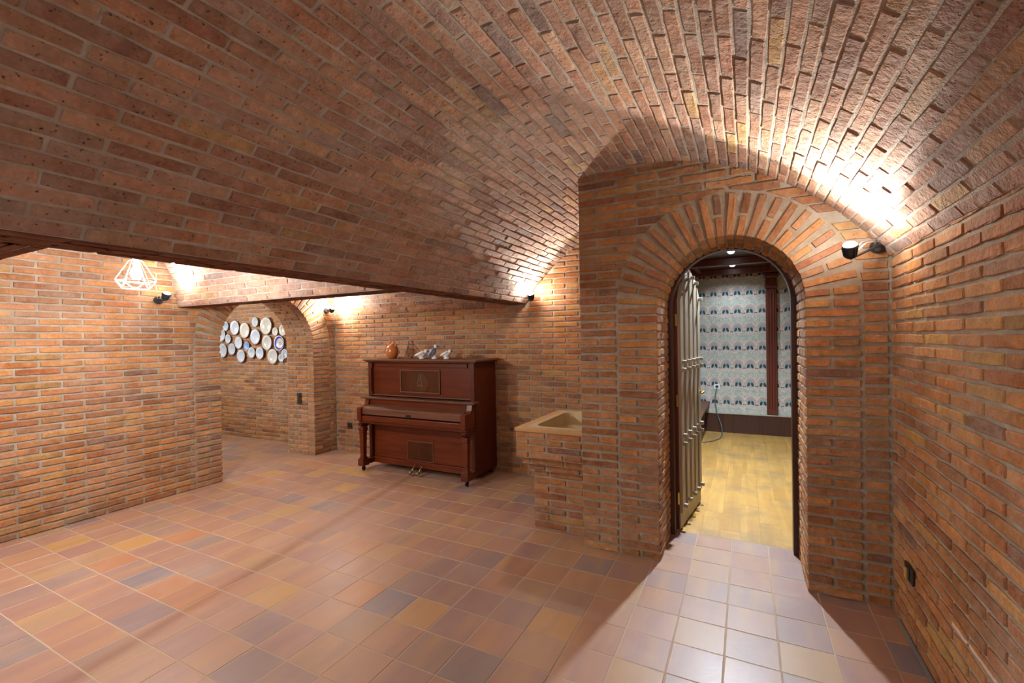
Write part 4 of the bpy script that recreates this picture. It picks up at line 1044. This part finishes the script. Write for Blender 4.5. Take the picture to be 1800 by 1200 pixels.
# ------------------------------------------------------------------ plates on the passage wall (crop pixel centre x, y, height)
PM = {'blue': plate_mat('plate_blue', (0.34, 0.48, 0.64), (0.42, 0.54, 0.68)), 'white': plate_mat('plate_white', (0.46, 0.53, 0.63), (0.50, 0.56, 0.65)),
      'cream': plate_mat('plate_cream', (0.54, 0.53, 0.48), (0.55, 0.55, 0.52), deco=(0.42, 0.38, 0.22), amount=0.3), 'deep': plate_mat('plate_deep_blue', (0.17, 0.30, 0.58), (0.22, 0.36, 0.62), amount=0.2),
      'grey': plate_mat('plate_grey', (0.42, 0.48, 0.54), (0.46, 0.53, 0.62), deco=(0.22, 0.28, 0.38)), 'flower': plate_mat('plate_flower', (0.54, 0.54, 0.53), (0.52, 0.52, 0.51), deco=(0.18, 0.20, 0.18), amount=0.8),
      'ring': plate_mat('plate_ring', (0.54, 0.52, 0.56), (0.58, 0.60, 0.68), band=(0.020, 0.045, 0.30), amount=0.05)}
PL = [(290, 560, 95, 'blue', 'small pale blue plate at the upper left of the plate display'), (385, 575, 150, 'white', 'white plate left of the cream scalloped plate in the display'),
      (490, 603, 160, 'cream', 'large cream plate left of centre in the plate display'), (600, 515, 100, 'grey', 'small greyish plate highest in the middle of the display'),
      (715, 555, 182, 'cream', 'largest cream plate near the top right of the display'), (812, 615, 90, 'cream', 'small cream plate just right of the largest plate'),
      (243, 650, 140, 'white', 'white plate half hidden by the left jamb of the arch'), (315, 692, 95, 'grey', 'small grey plate under the small pale blue plate'),
      (425, 733, 125, 'white', 'white plate under the large cream plate, left of the blue saucer'), (511, 767, 92, 'deep', 'small deep blue saucer in the middle of the display'),
      (602, 670, 158, 'white', 'large bluish white plate in the centre of the display'), (725, 732, 156, 'flower', 'cream plate with grey flowers below the largest plate'),
      (852, 737, 160, 'ring', 'white plate with a dark blue band and dark marks in the middle'), (258, 815, 145, 'white', 'lower left white plate beside the arch jamb'),
      (355, 800, 120, 'grey', 'pale plate second from the left in the bottom row'), (452, 873, 132, 'white', 'white plate hanging lowest in the left half'),
      (563, 836, 115, 'grey', 'pale plate below the blue saucer'), (650, 842, 126, 'white', 'white plate beside the floral plate in the bottom row'),
      (785, 877, 158, 'flower', 'large floral plate lowest on the right of the display'), (876, 892, 86, 'grey', 'small pale plate at the bottom right below the banded plate'),
      (912, 850, 100, 'white', 'plate at the right edge half hidden by the arch jamb below the banded plate'), (893, 600, 120, 'cream', 'cream plate at the right edge hidden behind the arch jamb')]
def pix(x, y): return CF+CR*((x-900)/F)-CU*((y-600)/F)
for cx, cy, h, mk, lab in PL:
    d = pix(350+cx/6, 480+cy/6); tq = (YB-0.02)/d[1]; P_ = CAM+d*tq
    z_ = (P_-CAM)@CF; r = h/6/2*z_/F
    pl_ = empty('wall_plate', (P_[0], YB-0.004, P_[2]), lab, 'plate', 'painted plates hung on the passage wall')
    prof = [(0.55, 0.002/r), (0.60, 0.010/r), (0.97, 0.030/r), (1.0, 0.034/r), (0.985, 0.037/r), (0.64, 0.019/r), (0.55, 0.013/r), (0.02, 0.012/r)]
    bm = bmesh.new(); lathe(bm, prof, 28, Matrix.Rotation(PI/2, 4, 'X'))
    o = obj('dish', bm, PM[mk], pl_, True, True); o.scale = (r, r, r)
    bm = bmesh.new(); tube(bm, [(-0.006, 0, r*0.97), (-0.006, -0.036, r*0.985), (0, -0.040, r*0.96)], 0.0016, 5); obj('wire_hanger', bm, M['iron'], pl_, False, True)
